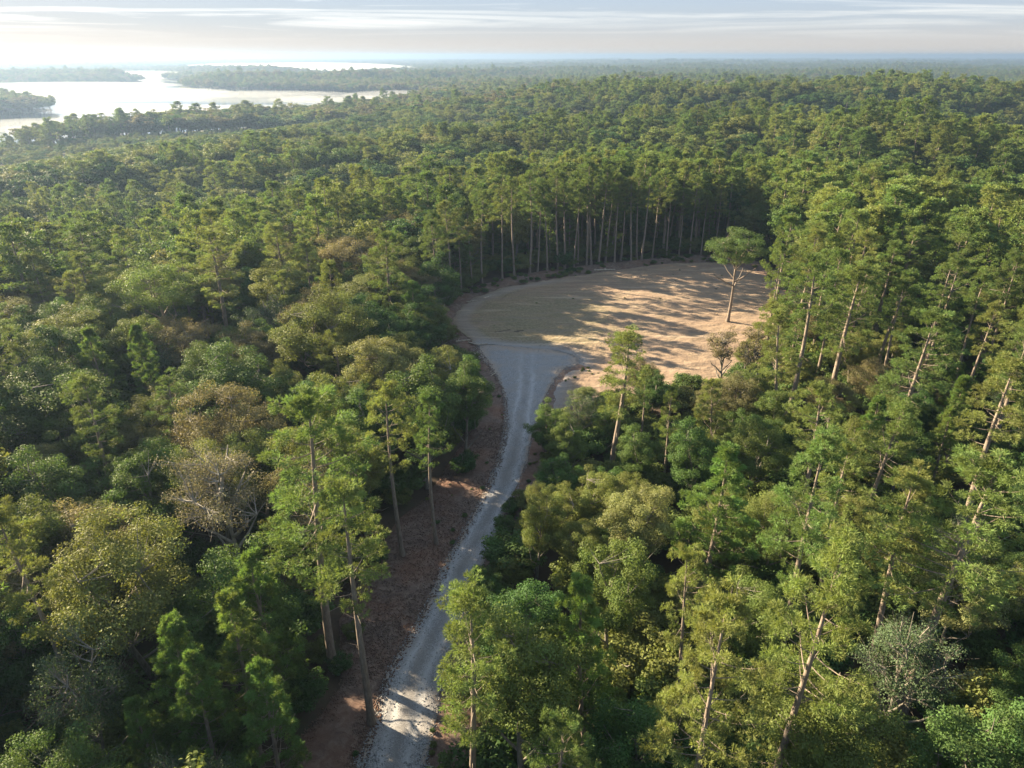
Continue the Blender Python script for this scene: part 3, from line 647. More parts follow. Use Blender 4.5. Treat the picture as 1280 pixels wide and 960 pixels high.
KINDNAME = {'pine': 'pine_tree', 'pine1': 'pine_tree', 'pine2': 'pine_tree', 'edge': 'pine_tree', 'young': 'young_pine', 'flat': 'pine_tree', 'broad': 'broadleaf_tree', 'dark': 'broadleaf_tree',
            'brown': 'broadleaf_tree', 'grey': 'broadleaf_tree', 'teal': 'broadleaf_tree', 'thin': 'broadleaf_tree', 'broad1': 'broadleaf_tree', 'broad2': 'broadleaf_tree', 'shrub': 'shrub'}
rs = np.random.RandomState(77)
trees = []          # placed: x, y, canopy radius
def put(kind, var, x, y, scale, rz, lean=(0, 0), label='', group=None, z=None, sxy=1.0):
    k = K[kind][var % len(K[kind])]
    o = bpy.data.objects.new(KINDNAME[kind], None); C.objects.link(o); o.empty_display_size = .5
    zz_ = float(height(x, y)) if z is None else z
    o.location = (x, y, zz_ - 0.15); o.rotation_euler = (lean[0], lean[1], rz); o.scale = (scale * sxy, scale * sxy, scale)
    for part in ('trunk', 'branches', 'crown'):
        if k[part] is not None:
            c_ = bpy.data.objects.new(part, k[part]); C.objects.link(c_); c_.parent = o
            if part == 'branches': c_['kind'] = 'stuff'
    o['category'] = {'young_pine': 'pine tree', 'pine_tree': 'pine tree', 'shrub': 'shrub'}.get(KINDNAME[kind], 'tree')
    o['label'] = label
    if group: o['group'] = group
    trees.append((x, y, k['R'] * scale))
    return o

# ------------------------------------------------------------------ individual trees, placed by where their tops stand
# (kind, variant, top u, top v, height, width factor, label)
H = [
 ('pine', 0, 775, 413, 18.5, 1.45, 'slim green pine with bare lower trunk, front edge of the clearing beside the gravel apron'),
 ('flat', 0, 926, 279, 18.5, 1.12, 'lone broad-crowned pine with forked top standing out in the clearing on the right'),
 ('pine', 3, 981, 309, 20.5, .75, 'thin leaning pine just right of the lone broad pine, at clearing edge'),
 ('pine', 1, 1021, 322, 22.5, 1.25, 'tall pine with long pale trunk, second to the right of the lone broad pine'),
 ('pine', 5, 1072, 335, 21, 1.5, 'broad green pine with two visible trunks behind it, right of the clearing'),
 ('pine', 2, 1164, 384, 21, 1.3, 'full pine whose slanting trunk shows over a dark gap, right of the clearing'),
 ('pine', 4, 1277, 452, 21, 1.35, 'pine at the right photo edge with pale slanting trunk and layered boughs'),
 ('pine', 1, 1030, 486, 17, 1.3, 'bright pine with reddish trunk below the pines right of the clearing'),
 ('pine', 6, 1115, 500, 17, 1.25, 'pine with pale leaning trunk, right neighbour of the bright red-trunked pine'),
 ('pine', 5, 1034, 549, 21, 1.05, 'tall pine with leaning trunk directly above the tallest lower-right pine'),
 ('young', 1, 903, 564, 16, 1.25, 'vivid green pine with clear grey trunk, middle of the woods right of the road'),
 ('pine', 6, 1037, 668, 23.5, .9, 'tallest lower-right pine with a long dark slanting trunk reaching the deep shade'),
 ('pine', 3, 873, 683, 16, .85, 'small olive pine just above the big tufted pine near the bottom edge'),
 ('pine', 2, 900, 759, 22, 0.85, 'big tufted pine with pale trunk running off the bottom edge, right of centre'),
 ('pine', 5, 1229, 578, 22, 1.4, 'wide pine with long pale diagonal trunk in the lower right woods'),
 ('pine', 0, 1157, 598, 19, 1.1, 'pine with shorter leaning trunk, left neighbour of the pale diagonal-trunk pine'),
 ('pine', 0, 579, 735, 20, 1.0, 'yellow-green pine leaning over the right edge of the road at the bottom'),
 ('young', 2, 748, 720, 17, .85, 'pointed bright pine between the roadside woods and the big tufted pine'),
 ('pine', 2, 366, 487, 25, 1.15, 'very tall pine with long pale trunk left of the road'),
 ('pine', 4, 429, 606, 21, 1.1, 'narrow dark green pine left of the road, beside the brown verge'),
 ('young', 0, 328, 693, 15, 1.0, 'yellow-tipped young pine in front of the very tall pine, lower left'),
 ('young', 1, 281, 750, 15, 1.0, 'dark young pine in the middle of the lower left cluster'),
 ('young', 2, 192, 767, 15, .95, 'young pine at the back left of the lower left cluster'),
 ('young', 3, 233, 815, 14, .95, 'front young pine with pale trunk, at the bottom of the lower left cluster'),
 ('young', 0, 317, 823, 13.5, .95, 'rightmost young pine of the lower left cluster, nearest the road'),
 ('young', 1, 171, 873, 11, .9, 'smallest young pine at the bottom left edge of the cluster'),
 ('pine', 1, 9, 638, 20, 1.0, 'pine with slanting dark trunk cut by the left photo edge'),
 ('pine', 3, 259, 286, 22, 1.45, 'taller open pine with pale upright trunk rising from the left canopy'),
 ('flat', 1, 191, 319, 20, 1.1, 'flat-topped pine with long thin trunk in the left canopy'),
 ('pine', 5, 101, 279, 20, 1.7, 'large rounded pine near the upper left edge of the near canopy'),
 ('pine', 6, 344, 280, 19, 1.3, 'green pine right of the open upright pine in the left canopy'),
 ('pine', 1, 486, 478, 19, 1.0, 'roadside pine with tall bare pale trunk left of the road bend'),
 ('pine', 4, 535, 492, 17, .95, 'second bare-trunked roadside pine, right of the taller one at the bend'),
 ('young', 1, 112, 408, 16, 1.0, 'cone-shaped conifer with yellow-lit tip on the left'),
 ('young', 3, 172, 405, 16, 1.0, 'cone-shaped conifer right of its yellow-tipped twin on the left'),
 ('young', 0, 184, 456, 12, 1.0, 'small pale green conifer below the two cone-shaped conifers'),
 ('broad', 1, 405, 362, 18, 1.3, 'large olive broadleaf tree with layered crown, left of the road centre'),
 ('broad', 0, 478, 402, 17, 1.1, 'sage green broadleaf tree between the large olive tree and the road'),
 ('teal', 0, 322, 358, 15, 1.0, 'dull grey-green tree left of the large olive broadleaf tree'),
 ('broad', 3, 56, 447, 17, 1.5, 'wide layered yellow-green tree at the left edge, mid height'),
 ('brown', 0, 262, 476, 16, 1.0, 'brownish rounded tree above the pale dead-looking tree'),
 ('grey', 0, 262, 530, 18, 0.9, 'pale grey leaf-thin tree with dark trunk, left of the very tall pine'),
 ('broad', 1, 137, 636, 17, 1.12, 'huge spreading golden-green tree in the lower left'),
 ('teal', 1, 69, 803, 14, 0.85, 'blue-grey tree with pale bare limbs in the bottom left corner'),
 ('dark', 0, 60, 548, 15, 1.0, 'dark green rounded tree above the huge golden-green tree'),
 ('broad', 2, 360, 445, 13, .9, 'small mixed olive tree under the large olive broadleaf tree'),
 ('dark', 2, 576, 448, 14, .95, 'dark green tree standing at the inside of the road bend'),
 ('broad', 4, 660, 778, 16, 1.05, 'dense dark-leaved tree beside the yellow-green roadside pine at the bottom'),
 ('broad', 2, 775, 674, 14, .9, 'olive spreading tree right of the road, above the pointed bright pine'),
 ('broad', 0, 800, 592, 14, .85, 'tan-tinted rounded tree in the middle of the right woods'),
 ('dark', 1, 690, 500, 9, .9, 'dark rounded tree on the shoulder where the road meets the apron'),
 ('broad', 4, 672, 610, 11, .85, 'yellow-lit bushy tree on the right edge of the road'),
 ('dark', 0, 640, 716, 12, 1.0, 'low dark bushy tree crowding the right road edge'),
 ('teal', 0, 1160, 738, 15, 0.85, 'grey-leaved tree with bare pale forked limbs in the lower right'),
 ('broad', 4, 1060, 850, 14, 1.1, 'golden-green broad tree at the bottom edge, right of the tallest pine trunk'),
 ('dark', 2, 1225, 868, 14, 1.1, 'dull green broad tree in the bottom right corner'),
 ('dark', 0, 880, 520, 12, .95, 'dark green rounded tree below the clearing, left of the thin bare trees'),
 ('thin', 0, 912, 402, 12, 1.0, 'thin half-bare tree left of the pair in front of the lone broad pine'),
 ('thin', 1, 948, 404, 13, 1.0, 'thin half-bare tree with forked stems right of its twin, under the lone pine'),
 ('pine', 6, 842, 484, 12, .95, 'short green pine at the lower clearing edge, right of the slim pine'),
 ('dark', 1, 820, 462, 8.5, .9, 'low round bushy tree at the lower rim of the clearing'),
]
# the row of bare-trunked pines round the far side of the clearing: base positions
row = [(548, 402), (556, 392), (562, 384), (577, 372), (590, 363), (603, 358), (628, 350), (643, 347), (662, 343), (672, 340), (684, 340), (698, 337), (706, 337), (717, 335), (722, 330), (733, 333),
       (739, 331), (748, 332), (757, 328), (768, 330), (776, 326), (789, 329), (796, 326), (801, 328), (815, 324), (833, 322), (848, 321), (862, 320), (876, 320), (893, 316)]
hero = []
for kind, var, u, v, h, wf, lab in H:
    z = h
    for _ in range(3):
        x, y = at(u, v, z); z = float(height(x, y)) + h
    k = K[kind][var % len(K[kind])]; s = h / k['h']
    hero.append((x, y, k['R'] * s * wf, h))
    put(kind, var, x, y, s, rs.rand() * 6.28, (rs.normal() * .015, rs.normal() * .015), lab, sxy=wf)
ordn = ['first', 'second', 'third', 'fourth', 'fifth', 'sixth', 'seventh', 'eighth', 'ninth', 'tenth', 'eleventh', 'twelfth', 'thirteenth', 'fourteenth', 'fifteenth', 'sixteenth', 'seventeenth', 'eighteenth', 'nineteenth', 'twentieth']
for i, (u, v) in enumerate(row):
    x, y = at(u, v, 0); h = 21 + rs.normal() * 1.9 - (2.0 if u < 620 else 0) - (3 if u > 806 else 0)
    s = h / 21
    lab = f'bare-trunked pine, {ordn[i]} from the left along the clearing far edge' if i < 20 else f'bare-trunked pine, {ordn[29 - i]} from the right along the clearing far edge'
    hero.append((x, y, 1.9, h))
    put('edge', i, x, y, s, rs.rand() * 6.28, (rs.normal() * .032, rs.normal() * .032), lab, 'pines along the far edge of the clearing', sxy=.95)

# ------------------------------------------------------------------ filling the rest of the forest
visible = [(345, 965), (375, 925), (402, 885), (428, 840), (432, 800), (455, 770), (478, 718), (505, 675), (530, 640), (568, 606), (583, 583), (603, 530), (612, 500), (602, 472), (580, 446), (565, 420), (561, 400),
           (570, 386), (594, 370), (645, 356), (700, 346), (780, 336), (850, 330), (925, 328), (955, 350), (962, 385), (935, 400), (905, 440), (900, 470), (870, 490), (850, 470), (800, 440), (760, 455), (725, 476), (705, 500), (682, 540),
           (668, 568), (648, 622), (628, 655), (600, 705), (565, 745), (548, 790), (546, 850), (540, 900), (535, 965)]
keep_out = [road_poly, clear, verge_l, berm]
hx = np.array([[a, b, c_, d] for a, b, c_, d in hero])
def blocked(x, y, h, R, z0):
    """would this tree stand on, or hide, the open ground seen in the photograph?"""
    a = np.arange(8) * math.pi / 4
    P = [(x, y, z0 + h * .97)]
    for hh, rr in ((.75, .8), (.5, .9)):
        P += [(x + math.cos(t) * R * rr, y + math.sin(t) * R * rr, z0 + h * hh) for t in a]
    for hh in (.1, .3, .45): P.append((x, y, z0 + h * hh))
    q = proj(P); return bool(in_poly(q[:, 0], q[:, 1], visible).any())
def grid(r0, r1, sp, half=0.86, seed=1, back=0):
    rg = np.random.RandomState(seed)
    xs = np.arange(-r1, r1, sp); ys = np.arange(-20, r1, sp * .87)
    X, Y = np.meshgrid(xs, ys); X = X + (np.arange(len(ys)) % 2)[:, None] * sp / 2
    X = (X + rg.uniform(-.36, .36, X.shape) * sp).ravel(); Y = (Y + rg.uniform(-.36, .36, Y.shape) * sp).ravel()
    r = np.hypot(X, Y); az = np.arctan2(X, Y)
    m = (r >= r0) & (r < r1)
    if r0 < 300: m &= ((np.abs(az) < half) | ((X < 0) & (Y > -5) & (r < 260)) | (r < 30)) & (Y > -12)
    else: m &= np.abs(az) < half
    return X[m], Y[m]
def pine_share(x, y):
    """pines rule the right and the belt behind the clearing; mixed wood on the left"""
    base = 0.34 + 0.48 * sst(-30, 30, x - 0.05 * y) + 0.15 * vnoise(x, y, 40, 6.6)
    return np.clip(base - 0.42 * sst(200, 420, np.hypot(x, y)) + .25 * vnoise(x, y, 75, 2.6) * sst(170, 300, np.hypot(x, y)), .08, .92)
inst = []      # x y z rot scale sxy kind-index   (the woodland beyond the individuals)
SRC = []       # (kind, var) sources of the instanced wood
for kd in ('pine1', 'broad1', 'pine2', 'broad2'):
    for v_ in range(len(K[kd])): SRC.append((kd, v_))
src_index = {s: i for i, s in enumerate(SRC)}
cand = []
rf = np.random.RandomState(8)
X, Y = grid(9, 250, 5.3, seed=3)
Z = height(X, Y)
out_mask = np.zeros(len(X), bool)
for pl in keep_out: out_mask |= in_poly(X, Y, pl)
dr_ = poly_dist(X, Y, road_poly); out_mask |= dr_ < 1.6
ps = pine_share(X, Y)
for x, y, z, o_, p_ in zip(X, Y, Z, out_mask, ps):
    if o_: continue
    rr_ = math.hypot(x, y); p_ = p_ * (.14 + .86 * float(sst(45, 165, rr_)))
    if rf.rand() < p_: kind = 'pine' if rf.rand() < .82 else 'young'
    else: kind = rf.choice(['broad', 'broad', 'dark', 'dark', 'brown', 'teal'], p=[.3, .2, .2, .16, .07, .07])
    var = rf.randint(0, 7); k = K[kind][var % len(K[kind])]
    h = {'pine': rf.uniform(16.5, 22.0), 'young': rf.uniform(11, 16)}.get(kind, rf.uniform(6.5, 11.5) if (x > 0 and rr_ < 120) else rf.uniform(11, 16.5))
    d_h = np.hypot(hx[:, 0] - x, hx[:, 1] - y)
    # stay clear of the named trees, and never stand in front of their crowns
    if (d_h < hx[:, 2] * .62 + 2.3).any(): continue
    s = h / k['h']; R = k['R'] * s
    ok = False
    for att in range(5):
        if not blocked(x, y, h, R, z): ok = True; break
        h *= .8; s = h / k['h']; R = k['R'] * s
        if h < 4.0: break
    if not ok: continue
    cand.append([kind, var, x, y, z, h, s, R])
# lower the fill trees that would stand before a named tree's upper half
hp = proj(np.stack([hx[:, 0], hx[:, 1], height(hx[:, 0], hx[:, 1]) + hx[:, 3] * .72], 1))
keep = []
for cnd in cand:
    kind, var, x, y, z, h, s, R = cnd
    for att in range(4):
        tp = proj([(x, y, z + h), (x, y, z + h * .6)]); wpx = FPX * R / tp[1, 2]
        hide = (hp[:, 2] > tp[1, 2]) & (np.abs(hp[:, 0] - tp[1, 0]) < wpx * .75) & (hp[:, 1] > tp[0, 1] + 2) & (hp[:, 1] < tp[1, 1] + wpx)
        if not hide[:len(H)].any() : break
        h *= .84; s = h / K[kind][var % len(K[kind])]['h']; R *= .84
    if h < 5 and rf.rand() < .5: continue
    keep.append([kind, var, x, y, z, h, s, R])
cand = keep
def inframe(x, y, z, h, R):
    q = proj([(x, y, z + h * .95), (x, y, z + h * .55), (x - R * .7, y, z + h * .7), (x + R * .7, y, z + h * .7)])
    return bool(((q[:, 0] > 4) & (q[:, 0] < 1276) & (q[:, 1] > 4) & (q[:, 1] < 956)).any())
near = [c_ for c_ in cand if inframe(*c_[2:6], c_[7])]
rest = [c_ for c_ in cand if not inframe(*c_[2:6], c_[7])]
near.sort(key=lambda c_: math.hypot(c_[2], c_[3]))
LIM = {'pine_tree': 300 - 52, 'young_pine': 300 - 14, 'broadleaf_tree': 300 - 30}
count = {}
adj_side = [(-9, 'far left'), (200, 'left'), (430, 'left centre'), (700, 'right centre'), (930, 'right'), (1130, 'far right')]
def zone(u, v, x, y):
    if v > 700: ver = 'bottom'
    elif v > 520: ver = 'lower'
    elif v > 380: ver = 'middle'
    elif v > 270: ver = 'upper'
    else: ver = 'uppermost'
    col = 'far left'
    for a, n_ in adj_side:
        if u > a: col = n_
    return col, ver
KW = {'pine': 'pine with tufted open crown', 'young': 'young pointed bright green pine', 'broad': 'olive broadleaf tree with rounded crown', 'dark': 'dark green bushy broadleaf tree', 'brown': 'browning broadleaf tree',
      'teal': 'grey-green thin-leaved tree with pale limbs', 'pine1': 'distant tufted pine crown', 'broad1': 'distant rounded broadleaf crown'}
placed = []
for c_ in near:
    kind, var, x, y, z, h, s, R = c_
    nm = KINDNAME[kind]; count[nm] = count.get(nm, 0) + 1
    if count[nm] > LIM[nm]:
        rest.append(c_); continue
    r = math.hypot(x, y)
    if r > 135 and kind in ('pine',): kind = 'pine1'; s = h / 21.0
    if r > 135 and kind in ('broad', 'dark'): kind = 'broad1'; s = h / 17.0
    q = proj([(x, y, z + h * .8)])[0]; col, ver = zone(q[0], q[1], x, y)
    lab = f'{KW[kind]} packed among its neighbours, {ver} {col} of the photo'
    fo = put(kind, var, x, y, s, rf.rand() * 6.28, (rf.normal() * .03, rf.normal() * .03), lab, f'{KW[kind]}s in the {ver} {col} forest', z=z, sxy=(rf.uniform(1.0, 1.35) if r < 130 else rf.uniform(1.15, 1.5)) if 'pine' in kind else (rf.uniform(1.1, 1.4) if x < 0 and r > 75 else 1.05))
    placed.append((q[0], fo))
cells = {}
for u_, o_ in placed: cells.setdefault(o_['group'], []).append((u_, o_))
for g_, lst in cells.items():
    if len(lst) > 12: continue
    lst.sort(key=lambda t: t[0]); base_ = lst[0][1]['label'].split(' packed')[0]; place_ = g_.split(' in the ')[-1].replace(' forest', '')
    for i_, (u_, o_) in enumerate(lst):
        nm_ = f'{ordn[i_]} from the left' if i_ < len(lst) - 1 or len(lst) == 1 else 'rightmost'
        o_['label'] = (f'{base_}, the only one in the {place_} forest' if len(lst) == 1 else f'{base_}, {nm_}, {place_} forest')
for kind, var, x, y, z, h, s, R in rest:
    if kind in ('pine', 'young'): si = src_index[('pine1', var % 4)]; hh = 21
    else: si = src_index[('broad1', var % 4)]; hh = 17
    inst.append((x, y, z - .15, rf.rand() * 6.28, h / hh, 1.0, si))
# trees on the shore and islands, seen one by one against the water
shore = []
for i in range(60):
    u = 10 + 340 * (i / 59) + rf.normal() * 5; v_b = np.interp(u, [0, 60, 120, 180, 240, 320, 400], [190, 181, 173, 168, 164, 158, 150])
    x, y = at(u, v_b + 3 + rf.rand() * 3, WATER + 1); d = math.hypot(x, y); x *= (d - 14) / d; y *= (d - 14) / d
    if u > 235 and i % 3: continue
    h = rf.uniform(16, 22) * (.55 + .45 * min(1, u / 80)) * (1.0 if u < 235 else .72); shore.append((x, y))
    put(['pine2', 'pine1', 'pine2'][i % 3], i, x, y, h / 21, rf.rand() * 6.28, (rf.normal() * .03, .04), 'dark pine silhouetted on the near lake shore' if u < 235 else 'small pine silhouetted at the end of the near lake shore',
        'pines along the near lake shore', z=float(height(x, y)), sxy=1.45)
for i in range(13):
    u, v_b = -4 + i * 4.9, 143.5 - i * .33; x, y = at(u, v_b - 2.2 - rf.rand() * 2.5, WATER + .5)
    put('pine1', i, x, y, rf.uniform(.75, 1.0) * (1 if i < 11 else .72), rf.rand() * 6.28, (0, .06), 'misty pine on the small spit at the left photo edge', 'pines on the small left spit', z=float(height(x, y)), sxy=1.25)
for i in range(22):
    u, v_b = 232 + i * 5.2, 110.6 + i * .12; x, y = at(u, v_b, WATER + .5)
    put('pine1', i, x, y, rf.uniform(.85, 1.15), rf.rand() * 6.28, (0, .02), 'hazy pine on the point of the long headland across the water', 'pines on the headland point', z=float(height(x, y)), sxy=1.2)

def far_band(r0, r1, sp, lodp, lodb, seed, scale=1.0, half=.72):
    X, Y = grid(r0, r1, sp, half, seed); rg = np.random.RandomState(seed + 50)
    m = ~lakes_x(X, Y); X, Y = X[m], Y[m]
    m = poly_dist(X, Y, lake) > 3; X, Y = X[m], Y[m]
    for pl in keep_out:
        m = ~in_poly(X, Y, pl); X, Y = X[m], Y[m]
    Z = height(X, Y)
    if r0 == 250:
        q = proj(np.stack([X, Y, Z + 17], 1)); lim = np.interp(q[:, 0], [-300, 0, 60, 120, 180, 240, 320, 400, 480, 545, 560], [192, 184, 179, 173, 168, 163, 158, 150, 138, 122, 0])
        ang = PITCH + np.arctan((lim - 480) / FPX); ztop = CAM_H - np.hypot(X, Y) * np.tan(ang) / np.maximum(np.cos(np.arctan2(X, Y)), .5) ** 0 
        room = np.where(lim > 10, ztop - Z, 99); room = np.maximum(room, 5.0 + 3.5 * rg.rand(len(X)))
    else: room = np.full(len(X), 99.)
    ps = pine_share(X, Y); isp = rg.rand(len(X)) < ps
    # keep the view over the lawn of water open: low growth on the strip behind the shore pines
    tall = 0.68 + 0.46 * rg.rand(len(X)) + .16 * vnoise(X, Y, 38, 2.2)
    npn, nbn = len(K[lodp]), len(K[lodb]); vi = rg.randint(0, 100, len(X))
    si = np.where(isp, src_index[(lodp, 0)] + vi % npn, src_index[(lodb, 0)] + vi % nbn)
    sc_ = tall * np.where(isp, .93, .95) * scale
    sc_ = np.minimum(sc_, room / np.where(isp, 21, 17.5))
    return np.stack([X, Y, Z - .2, rg.rand(len(X)) * 6.28, sc_, (1.27 if r0 < 600 else 1.5) * rg.uniform(.78, 1.3, len(X)) * np.where(isp, 1.0, 1.15), si], 1)
bands = [np.array(inst).reshape(-1, 7), far_band(250, 620, 6.9, 'pine1', 'broad1', 21), far_band(620, 1500, 8.6, 'pine2', 'broad2', 22), far_band(1500, 3600, 13, 'pine2', 'broad2', 23, 1.35),
         far_band(3600, 9500, 36, 'pine2', 'broad2', 24, 2.1)]
B = np.concatenate(bands)
# far crowns are spread wider, not taller
rB = np.hypot(B[:, 0], B[:, 1])
B[:, 5] = np.where(rB > 3600, 3.0, np.where(rB > 1500, 1.5, B[:, 5]))
B[:, 4] = np.where(rB > 3600, B[:, 4] / 2.1, np.where(rB > 1500, B[:, 4] / 1.35, B[:, 4]))

# sources for the instanced wood are meshes of trees that stand in the scene
def wood(name, rows, label, parts=('crown', 'trunk')):
    me = bpy.data.meshes.new(name); me.vertices.add(len(rows)); me.vertices.foreach_set('co', rows[:, :3].astype(np.float32).ravel())
    for nm, col in (('rot', 3), ('scl', 4), ('sxy', 5)):
        a = me.attributes.new(nm, 'FLOAT', 'POINT'); a.data.foreach_set('value', rows[:, col].astype(np.float32))
    a = me.attributes.new('pick', 'INT', 'POINT'); a.data.foreach_set('value', rows[:, 6].astype(np.int32)); me.update()
    ob = link(name, me); ob['kind'] = 'stuff'; ob['label'] = label
    used = sorted(set(rows[:, 6].astype(int)))
    ng = bpy.data.node_groups.new(name + '_nodes', 'GeometryNodeTree')
    ng.interface.new_socket('Geometry', in_out='INPUT', socket_type='NodeSocketGeometry'); ng.interface.new_socket('Geometry', in_out='OUTPUT', socket_type='NodeSocketGeometry')
    n = ng.nodes; l = ng.links; gi = n.new('NodeGroupInput'); go = n.new('NodeGroupOutput'); join = n.new('GeometryNodeJoinGeometry')
    def attr(nm, t='FLOAT'):
        x_ = n.new('GeometryNodeInputNamedAttribute'); x_.data_type = t; x_.inputs['Name'].default_value = nm
        return [o for o in x_.outputs if o.enabled][0]
    rot, scl, sxy_, pick = attr('rot'), attr('scl'), attr('sxy'), attr('pick', 'INT')
    mul = n.new('ShaderNodeMath'); mul.operation = 'MULTIPLY'; l.new(scl, mul.inputs[0]); l.new(sxy_, mul.inputs[1])
    cs = n.new('ShaderNodeCombineXYZ'); l.new(mul.outputs[0], cs.inputs[0]); l.new(mul.outputs[0], cs.inputs[1]); l.new(scl, cs.inputs[2])
    cr = n.new('ShaderNodeCombineXYZ'); l.new(rot, cr.inputs[2])
    for s_ in used:
        kd, vr = SRC[s_] if s_ < 1000 else ('shrub', s_ - 1000)
        for part in parts:
            src = None
            for o in bpy.data.objects:
                if o.data is K[kd][vr][part]: src = o; break
            if src is None: continue
            cmp_ = n.new('FunctionNodeCompare'); cmp_.data_type = 'INT'; cmp_.operation = 'EQUAL'
            l.new(pick, [i for i in cmp_.inputs if i.enabled][0]); [i for i in cmp_.inputs if i.enabled][1].default_value = int(s_)
            oi = n.new('GeometryNodeObjectInfo'); oi.inputs['Object'].default_value = src; oi.transform_space = 'ORIGINAL'
            oi.inputs['As Instance'].default_value = True
            ip = n.new('GeometryNodeInstanceOnPoints'); l.new(gi.outputs[0], ip.inputs['Points']); l.new(cmp_.outputs[0], ip.inputs['Selection'])
            l.new(oi.outputs['Geometry'], ip.inputs['Instance']); l.new(cr.outputs[0], ip.inputs['Rotation']); l.new(cs.outputs[0], ip.inputs['Scale'])
            l.new(ip.outputs[0], join.inputs[0])
    l.new(join.outputs[0], go.inputs[0])
    md = ob.modifiers.new('instances', 'NODES'); md.node_group = ng
    return ob
# every source mesh must belong to a standing tree: two of each far kind on the hills behind the clearing
for kd in ('pine1', 'broad1', 'pine2', 'broad2'):
    for v_ in range(len(K[kd])):
        if not any(o.data is K[kd][v_]['crown'] for o in bpy.data.objects):
            u, vv = 600 + 70 * v_ + (35 if kd[0] == 'p' else 0), (196 if '1' in kd else 120)
            x, y = at(u, vv, 18); z = float(height(x, y)) 
            for _ in range(3): x, y = at(u, vv, z + 18); z = float(height(x, y))
            put(kd, v_, x, y, 18.5 / K[kd][v_]['h'], 0, (0, 0), f'{"rounded" if kd[0] == "b" else "tufted"} {"nearer" if "1" in kd else "farther"} crown above the distant canopy, {ordn[v_]} from the left, upper centre', 'taller crowns of the distant canopy', z=z)
wood('distant_forest', B, 'unbroken forest canopy of pines and hardwoods running to the horizon')

# undergrowth: a few single shrubs by the open ground, the rest countless
sh = [(682, 566), (690, 548), (690, 560), (600, 700), (612, 672), (585, 735), (640, 640), (905, 505), (880, 500), (930, 520), (700, 530), (560, 560), (585, 590), (440, 800), (420, 845)]
shl = ['shrub on the right road edge just below the sunlit bar across the gravel', 'shrub on the right shoulder, nearest above the sunlit bar', 'largest shrub below the apron, right of the road throat', 'shrub touching the right road edge at mid length',
       'shrub right of the one touching the road edge at mid length', 'shrub leaning over the road just above the yellow-green roadside pine', 'shrub deep in the right roadside thicket', 'shrub at the foot of the thin bare trees', 'shrub left of the thin bare trees',
       'shrub under the short green pine right of the clearing corner', 'shrub below the slim pine at the clearing front', 'shrub on the left verge under the bend pines', 'shrub on the left verge nearest the road bend', 'shrub at the wood edge left of the wide brown verge', 'lowest shrub at the left verge, near the very tall pine foot']
for i, (u, v) in enumerate(sh):
    x, y = at(u, v, 0)
    if in_poly(np.array([x]), np.array([y]), road_poly)[0]: x += 2.0
    put('shrub', i, x, y, rf.uniform(.6, 1.1), rf.rand() * 6, (0, 0), shl[i], 'shrubs beside the road and clearing')
X, Y = grid(14, 235, 2.9, seed=91)
m = np.ones(len(X), bool)
for pl in (road_poly, clear, verge_l, berm, verge_r): m &= ~in_poly(X, Y, pl)
m &= poly_dist(X, Y, road_poly) > 1.4
X, Y = X[m], Y[m]; rg = np.random.RandomState(4); q = proj(np.stack([X, Y, 0 * X + 1.5], 1)); m = ~in_poly(q[:, 0], q[:, 1], visible); X, Y = X[m], Y[m]
m = rg.rand(len(X)) < .72; X, Y = X[m], Y[m]
wx, wy, wsc = [], [], []
for pl, dens, lo, hi in ((verge_l, .45, .05, .15), (berm, 1.2, .10, .36), (verge_r, 1.0, .06, .15), (clear, .04, .05, .12)):
    bb = np.array(pl); nn = int(dens * (np.ptp(bb[:, 0])) * (np.ptp(bb[:, 1])) * .5); px_ = rg.uniform(bb[:, 0].min(), bb[:, 0].max(), nn); py_ = rg.uniform(bb[:, 1].min(), bb[:, 1].max(), nn)
    k_ = in_poly(px_, py_, pl) & ~in_poly(px_, py_, road_poly) & (vnoise(px_, py_, 3.0, 5.) > .15); wx.append(px_[k_]); wy.append(py_[k_]); wsc.append(rg.uniform(lo, hi, k_.sum()))
wx, wy, wsc = map(np.concatenate, (wx, wy, wsc))
U = np.stack([X, Y, height(X, Y) - .1, rg.rand(len(X)) * 6.28, rg.uniform(.5, 1.5, len(X)), rg.uniform(.9, 1.5, len(X)), 1000 + rg.randint(0, 2, len(X))], 1)
U = np.concatenate([U, np.stack([wx, wy, 0 * wx + .08, rg.rand(len(wx)) * 6.28, wsc, 0 * wx + 1.3, 1000 + rg.randint(0, 2, len(wx))], 1)])
wood('undergrowth', U, 'low leafy undergrowth covering the forest floor', parts=('crown',))

